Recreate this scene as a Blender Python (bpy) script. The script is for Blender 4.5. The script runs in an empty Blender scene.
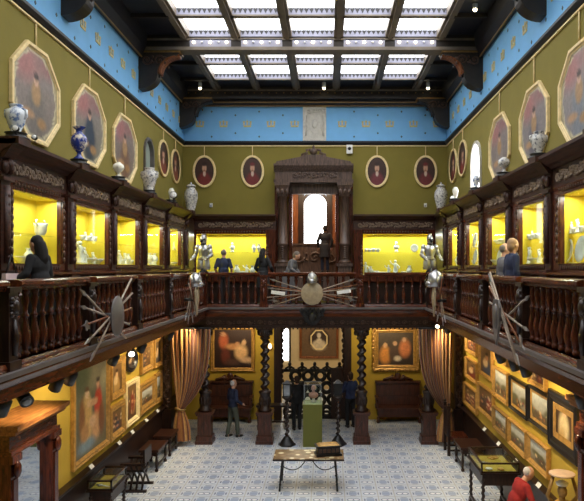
import bpy, math, random
from mathutils import Vector, Matrix
R = math.radians
PI = math.pi
S = bpy.context.scene
COL = S.collection
rnd = random.Random(7)

# ------------------------------------------------------------------ frame of reference
F, VX, VY, E = 620.0, 328.0, 267.5, 5.10        # focal length in px, vanishing point, eye height
XL, XR, YB = -4.87, 3.99, 20.8                   # side walls, back wall
ZG = 3.92                                        # gallery floor
RL, RR, YR = -3.60, 2.95, 17.95                  # railing planes
CX = -0.42                                       # middle of the hall
def onX(px, X): return X*F/(px-VX)               # depth of a point of a side plane
def Zat(py, Y): return E-(py-VY)*Y/F
def Xat(px, Y): return (px-VX)*Y/F
def ground(px, py, z=0.0):
    Y = (E-z)*F/(py-VY)
    return Xat(px, Y), Y
ORD = ['first','second','third','fourth','fifth','sixth','seventh','eighth','ninth','tenth','eleventh','twelfth']

# ------------------------------------------------------------------ colours and materials
def lin(c):
    out = []
    for v in c[:3]:
        v = v/255.0
        out.append(v/12.92 if v <= .04045 else ((v+.055)/1.055)**2.4)
    return tuple(out)
def rgba(c): return lin(c)+(1.0,)
MATS = {}
class NT:
    def __init__(s, name):
        s.m = bpy.data.materials.new(name); s.m.use_nodes = True
        s.t = s.m.node_tree; s.b = s.t.nodes['Principled BSDF']
    def n(s, kind, **kw):
        o = s.t.nodes.new(kind)
        for k, v in kw.items(): setattr(o, k, v)
        return o
    def l(s, a, b): s.t.links.new(a, b)
    def math(s, op, a, b=None, c=None):
        o = s.n('ShaderNodeMath', operation=op)
        for i, v in enumerate((a, b, c)):
            if v is None: continue
            if isinstance(v, (int, float)): o.inputs[i].default_value = v
            else: s.l(v, o.inputs[i])
        return o.outputs[0]
    def mix(s, f, a, b):
        o = s.n('ShaderNodeMix', data_type='RGBA')
        if isinstance(f, (int, float)): o.inputs[0].default_value = f
        else: s.l(f, o.inputs[0])
        for i, v in ((6, a), (7, b)):
            if isinstance(v, tuple): o.inputs[i].default_value = v
            else: s.l(v, o.inputs[i])
        return o.outputs[2]
    def coords(s, scale=(1,1,1), kind='Object'):
        tc = s.n('ShaderNodeTexCoord'); mp = s.n('ShaderNodeMapping')
        mp.inputs['Scale'].default_value = scale
        s.l(tc.outputs[kind], mp.inputs[0]); return mp.outputs[0]
    def noise(s, vec, scale, detail=4, rough=.55):
        o = s.n('ShaderNodeTexNoise'); o.inputs['Scale'].default_value = scale
        o.inputs['Detail'].default_value = detail; o.inputs['Roughness'].default_value = rough
        s.l(vec, o.inputs['Vector']); return o.outputs[0]
    def bump(s, h, strength=.2, dist=.01):
        o = s.n('ShaderNodeBump'); o.inputs['Strength'].default_value = strength
        o.inputs['Distance'].default_value = dist
        s.l(h, o.inputs['Height']); s.l(o.outputs[0], s.b.inputs['Normal'])
    def ramp(s, f, stops):
        o = s.n('ShaderNodeValToRGB'); r = o.color_ramp
        while len(r.elements) < len(stops): r.elements.new(.5)
        for e, (p, c) in zip(r.elements, stops): e.position = p; e.color = c
        s.l(f, o.inputs[0]); return o.outputs[0]

def simple(name, c, rough=.6, metal=0.0, var=.25, scale=6.0, c2=None, stretch=(1,1,1), bump=0.0, spec=None, coat=0):
    """noise-varied material"""
    t = NT(name); v = t.coords(stretch); n = t.noise(v, scale)
    a = rgba(c); b = rgba(c2) if c2 else tuple(x*(1-var) for x in a[:3])+(1,)
    t.l(t.ramp(n, [(.35, b), (.65, a)]), t.b.inputs['Base Color'])
    t.b.inputs['Roughness'].default_value = rough; t.b.inputs['Metallic'].default_value = metal
    if spec is not None: t.b.inputs['Specular IOR Level'].default_value = spec
    if coat: t.b.inputs['Coat Weight'].default_value = coat; t.b.inputs['Coat Roughness'].default_value = .15
    if bump: t.bump(n, bump)
    MATS[name] = t.m; return t.m
def wood(name, c, c2, rough=.35, axis=2, bump=.15):
    st = [9, 9, 9]; st[axis] = 1.2
    return simple(name, c, rough, 0, 0, 3.0, c2, tuple(st), bump)
def emit(name, c, strength):
    t = NT(name); t.b.inputs['Base Color'].default_value = rgba(c)
    t.b.inputs['Emission Color'].default_value = rgba(c); t.b.inputs['Emission Strength'].default_value = strength
    MATS[name] = t.m; return t.m
def glass(name, tint=(245,250,250), fac=.06):
    t = NT(name); out = t.t.nodes['Material Output']
    tr = t.n('ShaderNodeBsdfTransparent'); tr.inputs[0].default_value = rgba(tint)
    gl = t.n('ShaderNodeBsdfGlossy'); gl.inputs['Roughness'].default_value = .03
    lw = t.n('ShaderNodeLayerWeight'); lw.inputs[0].default_value = .5
    k = t.math('ADD', t.math('MULTIPLY', t.math('POWER', lw.outputs['Facing'], 5), .35), .015)
    mx = t.n('ShaderNodeMixShader'); t.l(k, mx.inputs[0])
    t.l(tr.outputs[0], mx.inputs[1]); t.l(gl.outputs[0], mx.inputs[2]); t.l(mx.outputs[0], out.inputs[0])
    MATS[name] = t.m; return t.m
def paintmat(name, rough=.45, fine=14):
    t = NT(name); a = t.n('ShaderNodeVertexColor'); a.layer_name = 'Col'
    n = t.noise(t.coords(), fine, 6, .65)
    k = t.ramp(n, [(.3, (.78,.78,.78,1)), (.7, (1.15,1.15,1.15,1))])
    o = t.n('ShaderNodeMix', data_type='RGBA', blend_type='MULTIPLY'); o.inputs[0].default_value = 1
    t.l(a.outputs[0], o.inputs[6]); t.l(k, o.inputs[7]); t.l(o.outputs[2], t.b.inputs['Base Color'])
    t.b.inputs['Roughness'].default_value = rough; MATS[name] = t.m; return t.m

M_green = simple('green_wall_fabric', (133,121,50), .85, var=.07, scale=2.0)
M_yellow = simple('mustard_wall_fabric', (190,158,54), .85, var=.07, scale=2.0)
M_blue = simple('sky_blue_paint', (126,192,244), .7, var=.06, scale=3)
M_dark = wood('dark_walnut', (52,30,20), (26,14,9), .38)
M_darkx = wood('dark_walnut_long', (50,29,20), (25,14,9), .38, axis=0)
M_red = wood('red_mahogany', (94,43,25), (46,20,12), .26)
M_redx = wood('red_mahogany_long', (106,52,28), (56,26,14), .25, axis=0)
M_brown = wood('warm_brown_wood', (150,88,44), (96,50,24), .4)
M_topw = wood('mantel_top_wood', (176,118,66), (120,72,36), .4, axis=0)
M_settle = wood('settle_wood', (92,50,34), (48,27,18), .35)
M_portal = wood('portal_wood', (104,82,70), (62,46,38), .4)
M_frz = wood('frieze_wood', (76,39,25), (40,21,13), .5, axis=0)
M_carve = simple('carved_pale_relief', (150,128,108), .5, var=.3, scale=20)
M_carvd = simple('carved_dark_relief', (84,58,42), .45, var=.35, scale=20)
M_black = simple('black_iron', (22,21,22), .45, var=.2)
M_ceil = simple('navy_black_ceiling', (30,31,42), .5, var=.35, scale=4)
M_beam = simple('grey_brown_beam', (120,108,94), .5, var=.2, scale=5)
M_beamd = simple('dark_beam', (52,44,38), .5, var=.3, scale=5)
M_fret = simple('pale_fret_paint', (142,142,160), .6, var=.08, scale=8)
M_gold = simple('gilt_frame', (206,158,84), .38, .3, .35, 12, bump=.2)
M_goldp = simple('pale_gilt', (252,226,166), .6, .0, .2, 12)
M_goldd = simple('dull_gilt', (150,116,62), .5, .2, .3, 12)
M_stone = simple('pale_stone', (214,210,200), .8, var=.15, scale=12, bump=.2)
M_grey = simple('grey_metal_strip', (112,106,104), .4, .3, .15)
M_steel = simple('polished_steel', (190,190,192), .28, .85, .25, 10)
M_bronze = simple('aged_shield_metal', (176,160,132), .5, .3, .2, 14, bump=.15)
M_wht = simple('white_plastic', (236,235,230), .5, var=.03)
M_porc = simple('white_porcelain', (246,242,226), .2, var=.04)
M_bluew = None
M_cred = simple('frame_black', (26,20,17), .4, var=.3)
M_case = simple('yellow_case_fabric', (222,198,52), .85, var=.06, scale=3)
M_glass = glass('case_glass')
M_ped = simple('olive_pedestal_paint', (104,106,38), .6, var=.05)
M_skin = simple('skin', (206,156,128), .55, var=.08)
M_paint = paintmat('oil_paint')
M_cream = simple('cream_plaster', (214,190,146), .8, var=.06)
M_sky = emit('skylight_daylight', (250,252,255), 4.5)
M_win = emit('window_daylight', (250,252,255), 4.0)
M_bulb = emit('warm_bulb', (255,236,190), 9.0)
M_lens = emit('spot_lens', (255,232,190), 6.0)
M_lensoff = simple('grey_lens', (150,155,160), .2, var=.1)
M_mirror = simple('mirror_glass', (200,206,212), .03, 1.0, .02)

def porcelain(name, a, b, sc):
    t = NT(name); n = t.noise(t.coords(), sc, 5, .6)
    t.l(t.ramp(n, [(.5, rgba(a)), (.6, rgba(b))]), t.b.inputs['Base Color'])
    t.b.inputs['Roughness'].default_value = .18; return t.m
M_bluew = porcelain('blue_white_faience', (226,232,238), (112,136,184), 12)
M_cobalt = porcelain('cobalt_faience', (40,58,140), (216,208,190), 7)
M_greyw = porcelain('grey_white_faience', (212,210,204), (112,114,122), 22)

def floor_mat():
    t = NT('majolica_tiles'); tc = t.n('ShaderNodeTexCoord'); sp = t.n('ShaderNodeSeparateXYZ')
    t.l(tc.outputs['Object'], sp.inputs[0]); a = .373
    x = t.math('DIVIDE', sp.outputs[0], a); y = t.math('DIVIDE', sp.outputs[1], a)
    fx = t.math('SUBTRACT', t.math('FRACT', x), .5); fy = t.math('SUBTRACT', t.math('FRACT', y), .5)
    par = t.math('MODULO', t.math('ABSOLUTE', t.math('ADD', t.math('FLOOR', x), t.math('FLOOR', y))), 2)
    ax = t.math('ABSOLUTE', fx); ay = t.math('ABSOLUTE', fy)
    d = t.math('MAXIMUM', ax, ay); man = t.math('ADD', ax, ay)
    r = t.math('SQRT', t.math('ADD', t.math('MULTIPLY', fx, fx), t.math('MULTIPLY', fy, fy)))
    white, blue, dk, tan = rgba((226,230,236)), rgba((150,170,200)), rgba((72,94,138)), rgba((190,186,176))
    base = rgba((216,223,231))
    sq = t.math('LESS_THAN', d, .23)                       # blue-grey lozenge
    ring = t.math('MULTIPLY', t.math('LESS_THAN', t.math('ABSOLUTE', t.math('SUBTRACT', d, .33)), .04), t.math('GREATER_THAN', t.math('ABSOLUTE', t.math('SUBTRACT', ax, ay)), .16))
    c0 = t.mix(sq, base, blue); c0 = t.mix(ring, c0, dk)
    ex = t.math('SUBTRACT', ax, .17)
    rr = t.math('SQRT', t.math('ADD', t.math('MULTIPLY', ex, ex), t.math('MULTIPLY', fy, fy)))
    c1 = t.mix(t.math('LESS_THAN', rr, .21), base, dk)
    c1 = t.mix(t.math('LESS_THAN', rr, .15), c1, rgba((250,250,250)))
    c = t.mix(par, c0, c1)
    c = t.mix(t.math('GREATER_THAN', d, .475), c, tan)
    n = t.noise(tc.outputs['Object'], 1.6, 5)
    c = t.mix(t.math('MULTIPLY', n, .35), c, tan)
    t.l(c, t.b.inputs['Base Color']); t.b.inputs['Roughness'].default_value = .3
    return t.m
M_floor = floor_mat()

# ------------------------------------------------------------------ mesh builder
class MB:
    def __init__(s): s.v = []; s.f = []; s.mi = []; s.sm = []; s.c = None; s.m = Matrix.Identity(4)
    def add(s, vs, fs, mi=0, smooth=False):
        o = len(s.v)
        for p in vs: s.v.append(tuple(s.m @ Vector(p)))
        for f in fs: s.f.append(tuple(i+o for i in f)); s.mi.append(mi); s.sm.append(smooth)
        return s
    def box(s, x0, x1, y0, y1, z0, z1, mi=0):
        return s.add([(x0,y0,z0),(x1,y0,z0),(x1,y1,z0),(x0,y1,z0),(x0,y0,z1),(x1,y0,z1),(x1,y1,z1),(x0,y1,z1)],
              [(0,3,2,1),(4,5,6,7),(0,1,5,4),(1,2,6,5),(2,3,7,6),(3,0,4,7)], mi)
    def cb(s, x, y, z, w, d, h, mi=0): return s.box(x-w/2,x+w/2,y-d/2,y+d/2,z,z+h,mi)
    def frustum(s, x, y, z, w0, d0, w1, d1, h, mi=0):
        vs = [(x+a*w/2, y+b*d/2, zz) for (w,d,zz) in ((w0,d0,z),(w1,d1,z+h)) for a,b in ((-1,-1),(1,-1),(1,1),(-1,1))]
        return s.add(vs, [(0,3,2,1),(4,5,6,7),(0,1,5,4),(1,2,6,5),(2,3,7,6),(3,0,4,7)], mi)
    def quad(s, a, b, c, d, mi=0): return s.add([a,b,c,d], [(0,1,2,3)], mi)
    def lathe(s, prof, x=0, y=0, z=0, seg=14, mi=0, sx=1, sy=1):
        vs = []; fs = []; n = len(prof)
        for (r, h) in prof:
            for k in range(seg):
                a = 2*PI*k/seg; vs.append((x+sx*r*math.cos(a), y+sy*r*math.sin(a), z+h))
        for i in range(n-1):
            for k in range(seg):
                k2 = (k+1) % seg; fs.append((i*seg+k, i*seg+k2, (i+1)*seg+k2, (i+1)*seg+k))
        fs.append(tuple(range(seg-1,-1,-1))); fs.append(tuple((n-1)*seg+k for k in range(seg)))
        return s.add(vs, fs, mi, True)
    def tube(s, pts, rad, seg=6, mi=0, smooth=True):
        pts = [Vector(p) for p in pts]; n = len(pts)
        rad = rad if isinstance(rad, (list, tuple)) else [rad]*n
        vs = []; fs = []; up = None
        for i, p in enumerate(pts):
            d = (pts[min(i+1,n-1)]-pts[max(i-1,0)])
            d = d.normalized() if d.length > 1e-9 else Vector((0,0,1))
            if up is None: up = Vector((0,0,1)) if abs(d.z) < .9 else Vector((1,0,0))
            a = d.cross(up)
            if a.length < 1e-6: a = d.cross(Vector((.3,1,.2)))
            a.normalize(); b = d.cross(a).normalized(); up = a.cross(d)
            for k in range(seg):
                t = 2*PI*k/seg; vs.append(tuple(p+(a*math.cos(t)+b*math.sin(t))*rad[i]))
        for i in range(n-1):
            for k in range(seg):
                k2 = (k+1) % seg; fs.append((i*seg+k2, i*seg+k, (i+1)*seg+k, (i+1)*seg+k2))
        fs.append(tuple(range(seg))); fs.append(tuple((n-1)*seg+k for k in range(seg-1,-1,-1)))
        return s.add(vs, fs, mi, smooth)
    def ball(s, x, y, z, rx, ry=None, rz=None, seg=10, mi=0):
        ry = rx if ry is None else ry; rz = rx if rz is None else rz; n = max(4, seg//2+1)
        vs = [(x, y, z-rz)]; fs = []
        for i in range(1, n):
            t = PI*i/n
            for k in range(seg):
                a = 2*PI*k/seg
                vs.append((x+rx*math.sin(t)*math.cos(a), y+ry*math.sin(t)*math.sin(a), z-rz*math.cos(t)))
        vs.append((x, y, z+rz)); top = len(vs)-1
        for k in range(seg): fs.append((0, 1+(k+1) % seg, 1+k))
        for i in range(n-2):
            for k in range(seg):
                k2 = (k+1) % seg; fs.append((1+i*seg+k, 1+i*seg+k2, 1+(i+1)*seg+k2, 1+(i+1)*seg+k))
        b = 1+(n-2)*seg
        for k in range(seg): fs.append((b+k, b+(k+1) % seg, top))
        return s.add(vs, fs, mi, True)
    def ext(s, prof, x0, x1, mi=0, smooth=False):
        """closed (y,z) outline swept along x"""
        n = len(prof); vs = [(x0,y,z) for y,z in prof]+[(x1,y,z) for y,z in prof]
        fs = [(i, (i+1) % n, n+(i+1) % n, n+i) for i in range(n)]
        fs += [tuple(range(n-1,-1,-1)), tuple(range(n, 2*n))]
        return s.add(vs, fs, mi, smooth)
    def prism(s, poly, y0, y1, mi=0):
        """(x,z) outline thickened along y"""
        n = len(poly); vs = [(x,y0,z) for x,z in poly]+[(x,y1,z) for x,z in poly]
        fs = [(i, n+i, n+(i+1) % n, (i+1) % n) for i in range(n)]
        fs += [tuple(range(n)), tuple(range(2*n-1, n-1, -1))]
        return s.add(vs, fs, mi)
    def ring(s, shape, a, b, prof, mi=0):
        """frame: prof = [(inset, y)...] loops of shape(a-inset, b-inset)"""
        loops = [shape(a-i, b-i) for i, _ in prof]; n = len(loops[0]); vs = []; fs = []
        for (i, y), lp in zip(prof, loops): vs += [(x, y, z) for x, z in lp]
        for j in range(len(prof)-1):
            for k in range(n):
                k2 = (k+1) % n; fs.append((j*n+k, j*n+k2, (j+1)*n+k2, (j+1)*n+k))
        return s.add(vs, fs, mi)
    def scrolls(s, x0, x1, z0, z1, y, r=.014, pitch=None, mi=0):
        """band of carved S-scrolls with leaf knobs"""
        h = z1-z0; n = max(1, round((x1-x0)/(pitch or h*1.3))); p = (x1-x0)/n
        for k in range(n):
            cx = x0+p*(k+.5); cz = (z0+z1)/2; sg = 1 if k % 2 else -1
            pts = []
            for i in range(13):
                t = i/12*2.6*PI; rr = .42*min(p, h)*(1-.75*i/12)
                pts.append((cx+rr*math.cos(t)*1.1, y, cz+sg*rr*math.sin(t)))
            s.tube(pts, [r*(1.3-.5*i/12) for i in range(13)], 5, mi)
            s.ball(cx, y, cz, r*1.6, seg=6, mi=mi)
            s.ball(cx+p/2, y, cz+sg*h*.2, r*2.2, r*1.2, r*1.4, 6, mi); s.ball(cx+p/2, y, cz-sg*h*.25, r*1.4, r, r*2, 6, mi)
        return s
    def colgrid(s, shape_pts, w, h, y, fn, nu=18, nv=24):
        pass
    def build(s, name, mats, parent=None, loc=None):
        me = bpy.data.meshes.new(name); me.from_pydata(s.v, [], s.f)
        if not isinstance(mats, (list, tuple)): mats = [mats]
        for m in mats: me.materials.append(m)
        me.polygons.foreach_set('material_index', s.mi); me.polygons.foreach_set('use_smooth', s.sm)
        if s.c:
            at = me.color_attributes.new('Col', 'FLOAT_COLOR', 'POINT')
            for i, c in enumerate(s.c): at.data[i].color = (c[0], c[1], c[2], 1)
        me.update()
        o = bpy.data.objects.new(name, me); COL.objects.link(o)
        if parent: o.parent = parent
        if loc: o.location = loc
        return o
def tag(o, label, cat, group=None):
    o['label'] = label; o['category'] = cat
    if group: o['group'] = group
    return o
def thing(name, label, cat, loc=(0,0,0), rz=0, group=None):
    o = bpy.data.objects.new(name, None); COL.objects.link(o)
    o.empty_display_size = .1; o.location = loc; o.rotation_euler = (0,0,rz)
    return tag(o, label, cat, group)
def struct(name, mb, mats, label=None, cat=None, parent=None):
    o = mb.build(name, mats, parent)
    if parent is None:
        o['kind'] = 'structure'; tag(o, label, cat)
    return o
def link_copy(src, parent, loc=None, rot=None, scale=None):
    c = src.copy(); COL.objects.link(c); c.parent = parent
    if loc is not None: c.location = loc
    if rot is not None: c.rotation_euler = rot
    if scale is not None: c.scale = scale
    return c
SIDE = {'L': (XL, R(90)), 'R': (XR, R(-90)), 'B': (YB, 0.0)}
def wallpos(side, along, z):
    if side == 'B': return (along, YB, z)
    return (SIDE[side][0], along, z)

# ------------------------------------------------------------------ camera and view
cam = bpy.data.cameras.new('camera'); co = bpy.data.objects.new('camera', cam); COL.objects.link(co)
co.location = (0, 0, E); co.rotation_euler = (R(90), 0, 0)
cam.sensor_width = 36; cam.lens = F/584*36; cam.shift_x = -(VX-292)/584; cam.shift_y = (VY-250.5)/584
cam.clip_start = .05; cam.clip_end = 200
S.camera = co
S.view_settings.view_transform = 'Standard'; S.view_settings.look = 'None'
S.view_settings.exposure = 0.3; S.view_settings.gamma = 1.0
w = bpy.data.worlds.new('world'); S.world = w; w.use_nodes = True
w.node_tree.nodes['Background'].inputs[0].default_value = (.75,.85,1,1)
w.node_tree.nodes['Background'].inputs[1].default_value = .6

# ------------------------------------------------------------------ room shell
Y0 = -2.0
struct('floor', MB().box(XL-.3, XR+.3, Y0-.3, 26.5, -.2, 0), M_floor, 'pale blue and white majolica tile floor of the hall', 'floor')
def side_wall(name, x0, x1, xin, holes, label):
    m = MB(); ys = [Y0]
    def slab(a, b, z0, z1, mi): m.box(x0, x1, a, b, z0, z1, mi)
    slab(Y0, YB+.3, 0, 3.8, 1)
    a = Y0
    for (h0, h1, z0, z1) in holes:
        slab(a, h0, 3.8, 11.3, 0); slab(h0, h1, 3.8, z0, 0); slab(h0, h1, z1, 11.3, 0); a = h1
    slab(a, YB+.3, 3.8, 11.3, 0)
    return struct(name, m, [M_green, M_yellow], label, 'wall')
WL = (16.35, 17.25, 6.9, 8.62); WR = (16.1, 17.2, 6.9, 8.5)
side_wall('wall_left', XL-.3, XL, XL, [WL], 'left wall, olive green above the gallery and mustard below')
side_wall('wall_right', XR, XR+.3, XR, [WR], 'right wall, olive green above the gallery and mustard below')
struct('wall_near', MB().box(XL, XR, Y0-.3, Y0, 0, 11.3), M_green, 'plain green wall closing the near end of the hall', 'wall')
DG = (-1.56, .56, 3.3)               # ground opening
DU = (-1.30, .30, 4.0, 8.0)          # gallery opening
for i, (x0,x1,z0,z1,mi,lab) in enumerate([(XL,DG[0],0,3.8,1,'mustard back wall left of the gate'),(DG[1],XR,0,3.8,1,'mustard back wall right of the gate'),(DG[0],DG[1],DG[2],3.8,1,'back wall above the gate'),
    (XL,DU[0],3.8,11.3,0,'olive green back wall left of the portal'),(DU[1],XR,3.8,11.3,0,'olive green back wall right of the portal'),(DU[0],DU[1],DU[3],11.3,0,'olive green back wall above the portal'),(DU[0],DU[1],3.8,DU[2],0,'sill of the portal opening')]):
    struct('wall_back', MB().box(x0, x1, YB, YB+.3, z0, z1, 0), M_yellow if mi else M_green, lab, 'wall')

# rooms seen through the two back openings
m = MB(); m.box(-3.6, 2.4, 26, 26.3, 0, 3.9); m.box(-3.9, -3.6, YB+.3, 26.3, 0, 3.9); m.box(2.4, 2.7, YB+.3, 26.3, 0, 3.9); m.box(-3.9, 2.7, YB+.3, 26.3, 3.8, 3.98)
struct('wall_beyond', m, M_cream, 'cream wall of the room beyond the ground floor opening', 'wall')
m = MB(); m.box(-1.9, -1.6, YB+.3, 23.6, 4, 8.4); m.box(.6, .9, YB+.3, 23.6, 4, 8.4); m.box(-1.9, .9, YB+.3, 23.6, 8.2, 8.4)
m.box(-1.9, -.98, 23.3, 23.6, 4, 8.4); m.box(.02, .9, 23.3, 23.6, 4, 8.4); m.box(-.98, .02, 23.3, 23.6, 4, 5.9); m.box(-.98, .02, 23.3, 23.6, 7.95, 8.4)
struct('floor_alcove', MB().box(-1.6,.6,YB+.3,21.6,4,4.35).box(-1.6,.6,21.6,22.0,4,4.65).box(-1.6,.6,22.0,23.28,4,4.93), M_dark, 'dark wooden steps inside the carved portal', 'steps')
struct('wall_alcove', m, M_brown, 'warm wood panelled alcove behind the carved gallery portal', 'wall')

def arch(a, h, n=10):                 # half width a, total height h, base at 0
    p = [(-a, 0), (a, 0)]
    for i in range(n+1):
        t = PI*i/n; p.append((a*math.cos(t), h-a+a*math.sin(t)))
    return p
def arch_window(name, side, along, z, a, h, m_pane, label, depth=.0):
    x, rz = SIDE[side]
    t = thing(name, label, 'window', wallpos(side, along, z), rz); t['kind'] = 'structure'
    po = arch(a, h); pi = arch(a-.08, h-.08)
    n = len(po); mm = MB(); vs = [(x,-.05,z) for x,z in po]+[(x,-.05,z) for x,z in pi]+[(x,.12,z) for x,z in po]+[(x,.12,z) for x,z in pi]
    fs = []
    for i in range(n):
        j = (i+1) % n; fs += [(i,j,n+j,n+i), (i,2*n+i,2*n+j,j), (n+i,n+j,3*n+j,3*n+i)]
    mm.add(vs, fs); mm.build('window_frame', M_stone if m_pane is M_win else M_grey, t)
    # masonry filling between the arch and its square hole
    f = MB(); top = h+.02
    for i in range(2, n-1):
        (x1, z1), (x2, z2) = po[i], po[i+1]
        f.add([(x1,-.0,z1),(x2,-.0,z2),(x2,-.0,top),(x1,-.0,top)], [(0,1,2,3)])
    f.build('arch_spandrel', M_green, t)
    MB().prism(pi, .06, .09).build('window_pane', m_pane, t)
    return t
M_dimw = emit('dim_window_glass', (120,130,120), .35)
arch_window('window_1', 'L', (WL[0]+WL[1])/2, WL[2], .45, WL[3]-WL[2], M_dimw, 'grey arched window high on the left wall behind a vase')
arch_window('window_2', 'R', (WR[0]+WR[1])/2, WR[2], .55, WR[3]-WR[2], M_win, 'bright arched window high on the right wall')
# alcove window
t = thing('window_3', 'bright white round-headed window at the back of the gallery portal', 'window', (-.48, 23.3, 5.9)); t['kind'] = 'structure'
MB().prism(arch(.44, 1.95), .1, .14).build('window_pane', M_win, t)
m = MB(); po = arch(.5, 2.05)
m.ring(lambda a, b: [(x*a, z*b) for x, z in [(p[0]/.5, p[1]/2.05) for p in po]], .5, 2.05, [(0,-.03),(0,.1)])
m.box(-.64,-.42,-.03,.1,-.9,2.25); m.box(.42,.64,-.03,.1,-.9,2.25); m.box(-.64,.64,-.03,.1,-.9,.1); m.box(-.64,.64,-.04,.1,2.0,2.3)
for i in range(2, len(po)-1):
    (x1, z1), (x2, z2) = po[i], po[i+1]; k = .86
    m.quad((x1,-.02,z1+.05),(x2,-.02,z2+.05),(x2*k,-.02,1.55+(z2-1.55)*k if z2>1.55 else z2),(x1*k,-.02,1.55+(z1-1.55)*k if z1>1.55 else z1))
m.build('window_frame', M_dark, t)
# window of the room beyond (ground floor)
t = thing('window_4', 'tall bright window of the room beyond, beside the bust picture', 'window', (-1.77, 25.98, 1.2)); t['kind'] = 'structure'
MB().prism(arch(.13, 1.35), -.03, 0).build('window_pane', M_win, t)
m = MB(); m.box(-.22,-.13,-.06,0,-.1,1.5); m.box(.13,.22,-.06,0,-.1,1.5); m.box(-.22,.22,-.06,0,1.36,1.5); m.build('window_frame', M_dark, t)

# ------------------------------------------------------------------ frieze, cornices, baseboards
M_crown = simple('crown_gilt', (226,206,142), .5, var=.3, scale=20); M_dot = simple('frieze_dot', (84,100,110), .6)
def crown(m, cx, cz, w, y, mi):
    """gilt crown of three points painted on the frieze"""
    a = w/2
    m.prism([(cx-a*.8,cz-a*.75),(cx+a*.8,cz-a*.75),(cx+a*.85,cz-a*.4),(cx-a*.85,cz-a*.4)], y-.014, y, mi)
    for dx, h in ((-.72,.55),(-.0,.8),(.72,.55)):
        m.prism([(cx+a*(dx-.2),cz-a*.3),(cx+a*(dx+.2),cz-a*.3),(cx+a*(dx+.12),cz+a*.1),(cx+a*(dx+.28),cz+a*.4),(cx+a*dx,cz+a*h),(cx+a*(dx-.28),cz+a*.4),(cx+a*(dx-.12),cz+a*.1)], y-.014, y, mi)
ZF0, ZF1 = 9.32, 10.5
def frieze(name, side, u0, u1, step, start, label, skip=None):
    m = MB(); m.box(u0, u1, -.03, .02, ZF0, ZF1, 0)
    k = 0; u = start
    while u < u1-.1:
        if u > u0+.1 and not (skip and skip[0] < u < skip[1]):
            crown(m, u, 9.92, .31, -.03, 1)
            du = step/2
            for dz in ((.3,-.3) if k % 2 else (.42,-.42)):
                if not (skip and skip[0] < u+du < skip[1]) and u+du < u1:
                    m.prism([(u+du-.035,9.9+dz),(u+du,9.86+dz),(u+du+.035,9.9+dz),(u+du,9.94+dz)], -.038, -.03, 2)
        u += step; k += 1
    o = m.build(name, [M_blue, M_crown, M_dot])
    x, rz = SIDE[side]; o.rotation_euler = (0,0,rz)
    o.location = (x,0,0) if side != 'B' else (0,YB,0)
    o['kind'] = 'structure'; tag(o, label, 'frieze'); return o
frieze('trim_1', 'B', XL, XR, .795, Xat(200,20.8), 'sky blue painted frieze with gilt crowns across the back wall', (Xat(302,20.8), Xat(329,20.8)))
frieze('trim_2', 'L', Y0, YB, .795, 1.9, 'sky blue painted frieze with gilt crowns along the left wall')
frieze('trim_3', 'R', -YB, -Y0, .795, -20.4, 'sky blue painted frieze with gilt crowns along the right wall')
def runner(name, side, u0, u1, parts, label, cat='moulding'):
    m = MB(); mats = []
    for prof, mt in parts:
        if mt not in mats: mats.append(mt)
        m.ext(prof, u0, u1, mats.index(mt))
    o = m.build(name, mats); x, rz = SIDE[side]; o.rotation_euler = (0,0,rz)
    o.location = (x,0,0) if side != 'B' else (0,YB,0); o['kind'] = 'structure'; return tag(o, label, cat)
low = [([(0,ZF0-.11),(-.05,ZF0-.11),(-.09,ZF0-.04),(-.09,ZF0+.01),(0,ZF0+.01)], M_black), ([(0,ZF0-.16),(-.035,ZF0-.16),(-.035,ZF0-.13),(0,ZF0-.13)], M_goldp)]
top = [([(0,ZF1-.02),(-.12,ZF1),(-.22,ZF1+.2),(-.26,ZF1+.55),(0,ZF1+.55)], M_ceil), ([(-.1,ZF1-.03),(-.13,ZF1-.03),(-.13,ZF1+.0),(-.1,ZF1+.0)], M_goldd)]
runner('trim_4', 'L', Y0, YB, low, 'black moulding with a gilt picture rail under the left frieze')
runner('trim_5', 'R', -YB, -Y0, low, 'black moulding with a gilt picture rail under the right frieze')
runner('trim_6', 'B', XL, XR, low, 'black moulding with a gilt picture rail under the back frieze')
runner('trim_7', 'L', Y0, YB, top, 'dark cornice under the ceiling along the left wall')
runner('trim_8', 'R', -YB, -Y0, top, 'dark cornice under the ceiling along the right wall')
top2 = top+[([(-.28,ZF1+.05),(-.3,ZF1+.05),(-.3,ZF1+.08),(-.28,ZF1+.08)], M_goldd)]
runner('trim_9', 'B', XL, XR, top2, 'dark cornice under the ceiling along the back wall')
wains = [([(0,0),(-.07,0),(-.07,.95),(-.12,1.0),(-.16,1.04),(-.16,1.08),(0,1.08)], M_dark)]
runner('baseboard_left', 'L', Y0, YB, wains, 'dark wood wainscot under the left wall pictures', 'wainscot')
runner('baseboard_right', 'R', -YB, -Y0, wains, 'dark wood wainscot under the right wall pictures', 'wainscot')

# ------------------------------------------------------------------ ceiling with skylight
ZGL, ZRB, ZMB = E+6.08, E+5.88, E+5.55
RIBX = [-.385+1.31*(k-2.5) for k in range(6)]
BEAMS = [2.2, 6.8, 11.4, 16.0, 20.55]
SK0, SK1 = 2.4, 19.45
m = MB()
ex0, ex1 = RIBX[0], RIBX[-1]
m.box(XL, ex0-.1, Y0, YB+.3, ZRB+.07, ZGL+.3, 0); m.box(ex1+.1, XR, Y0, YB+.3, ZRB+.07, ZGL+.3, 0)
m.box(ex0-.1, ex1+.1, Y0, SK0, ZRB+.07, ZGL+.3, 0); m.box(ex0-.1, ex1+.1, SK1, YB+.3, ZRB+.07, ZGL+.3, 0)
for x in RIBX:                                     # lengthwise ribs
    m.box(x-.12, x+.12, Y0, YB, ZRB, ZGL+.05, 1); m.box(x-.05, x+.05, Y0, YB, ZRB-.05, ZRB, 1)
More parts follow.
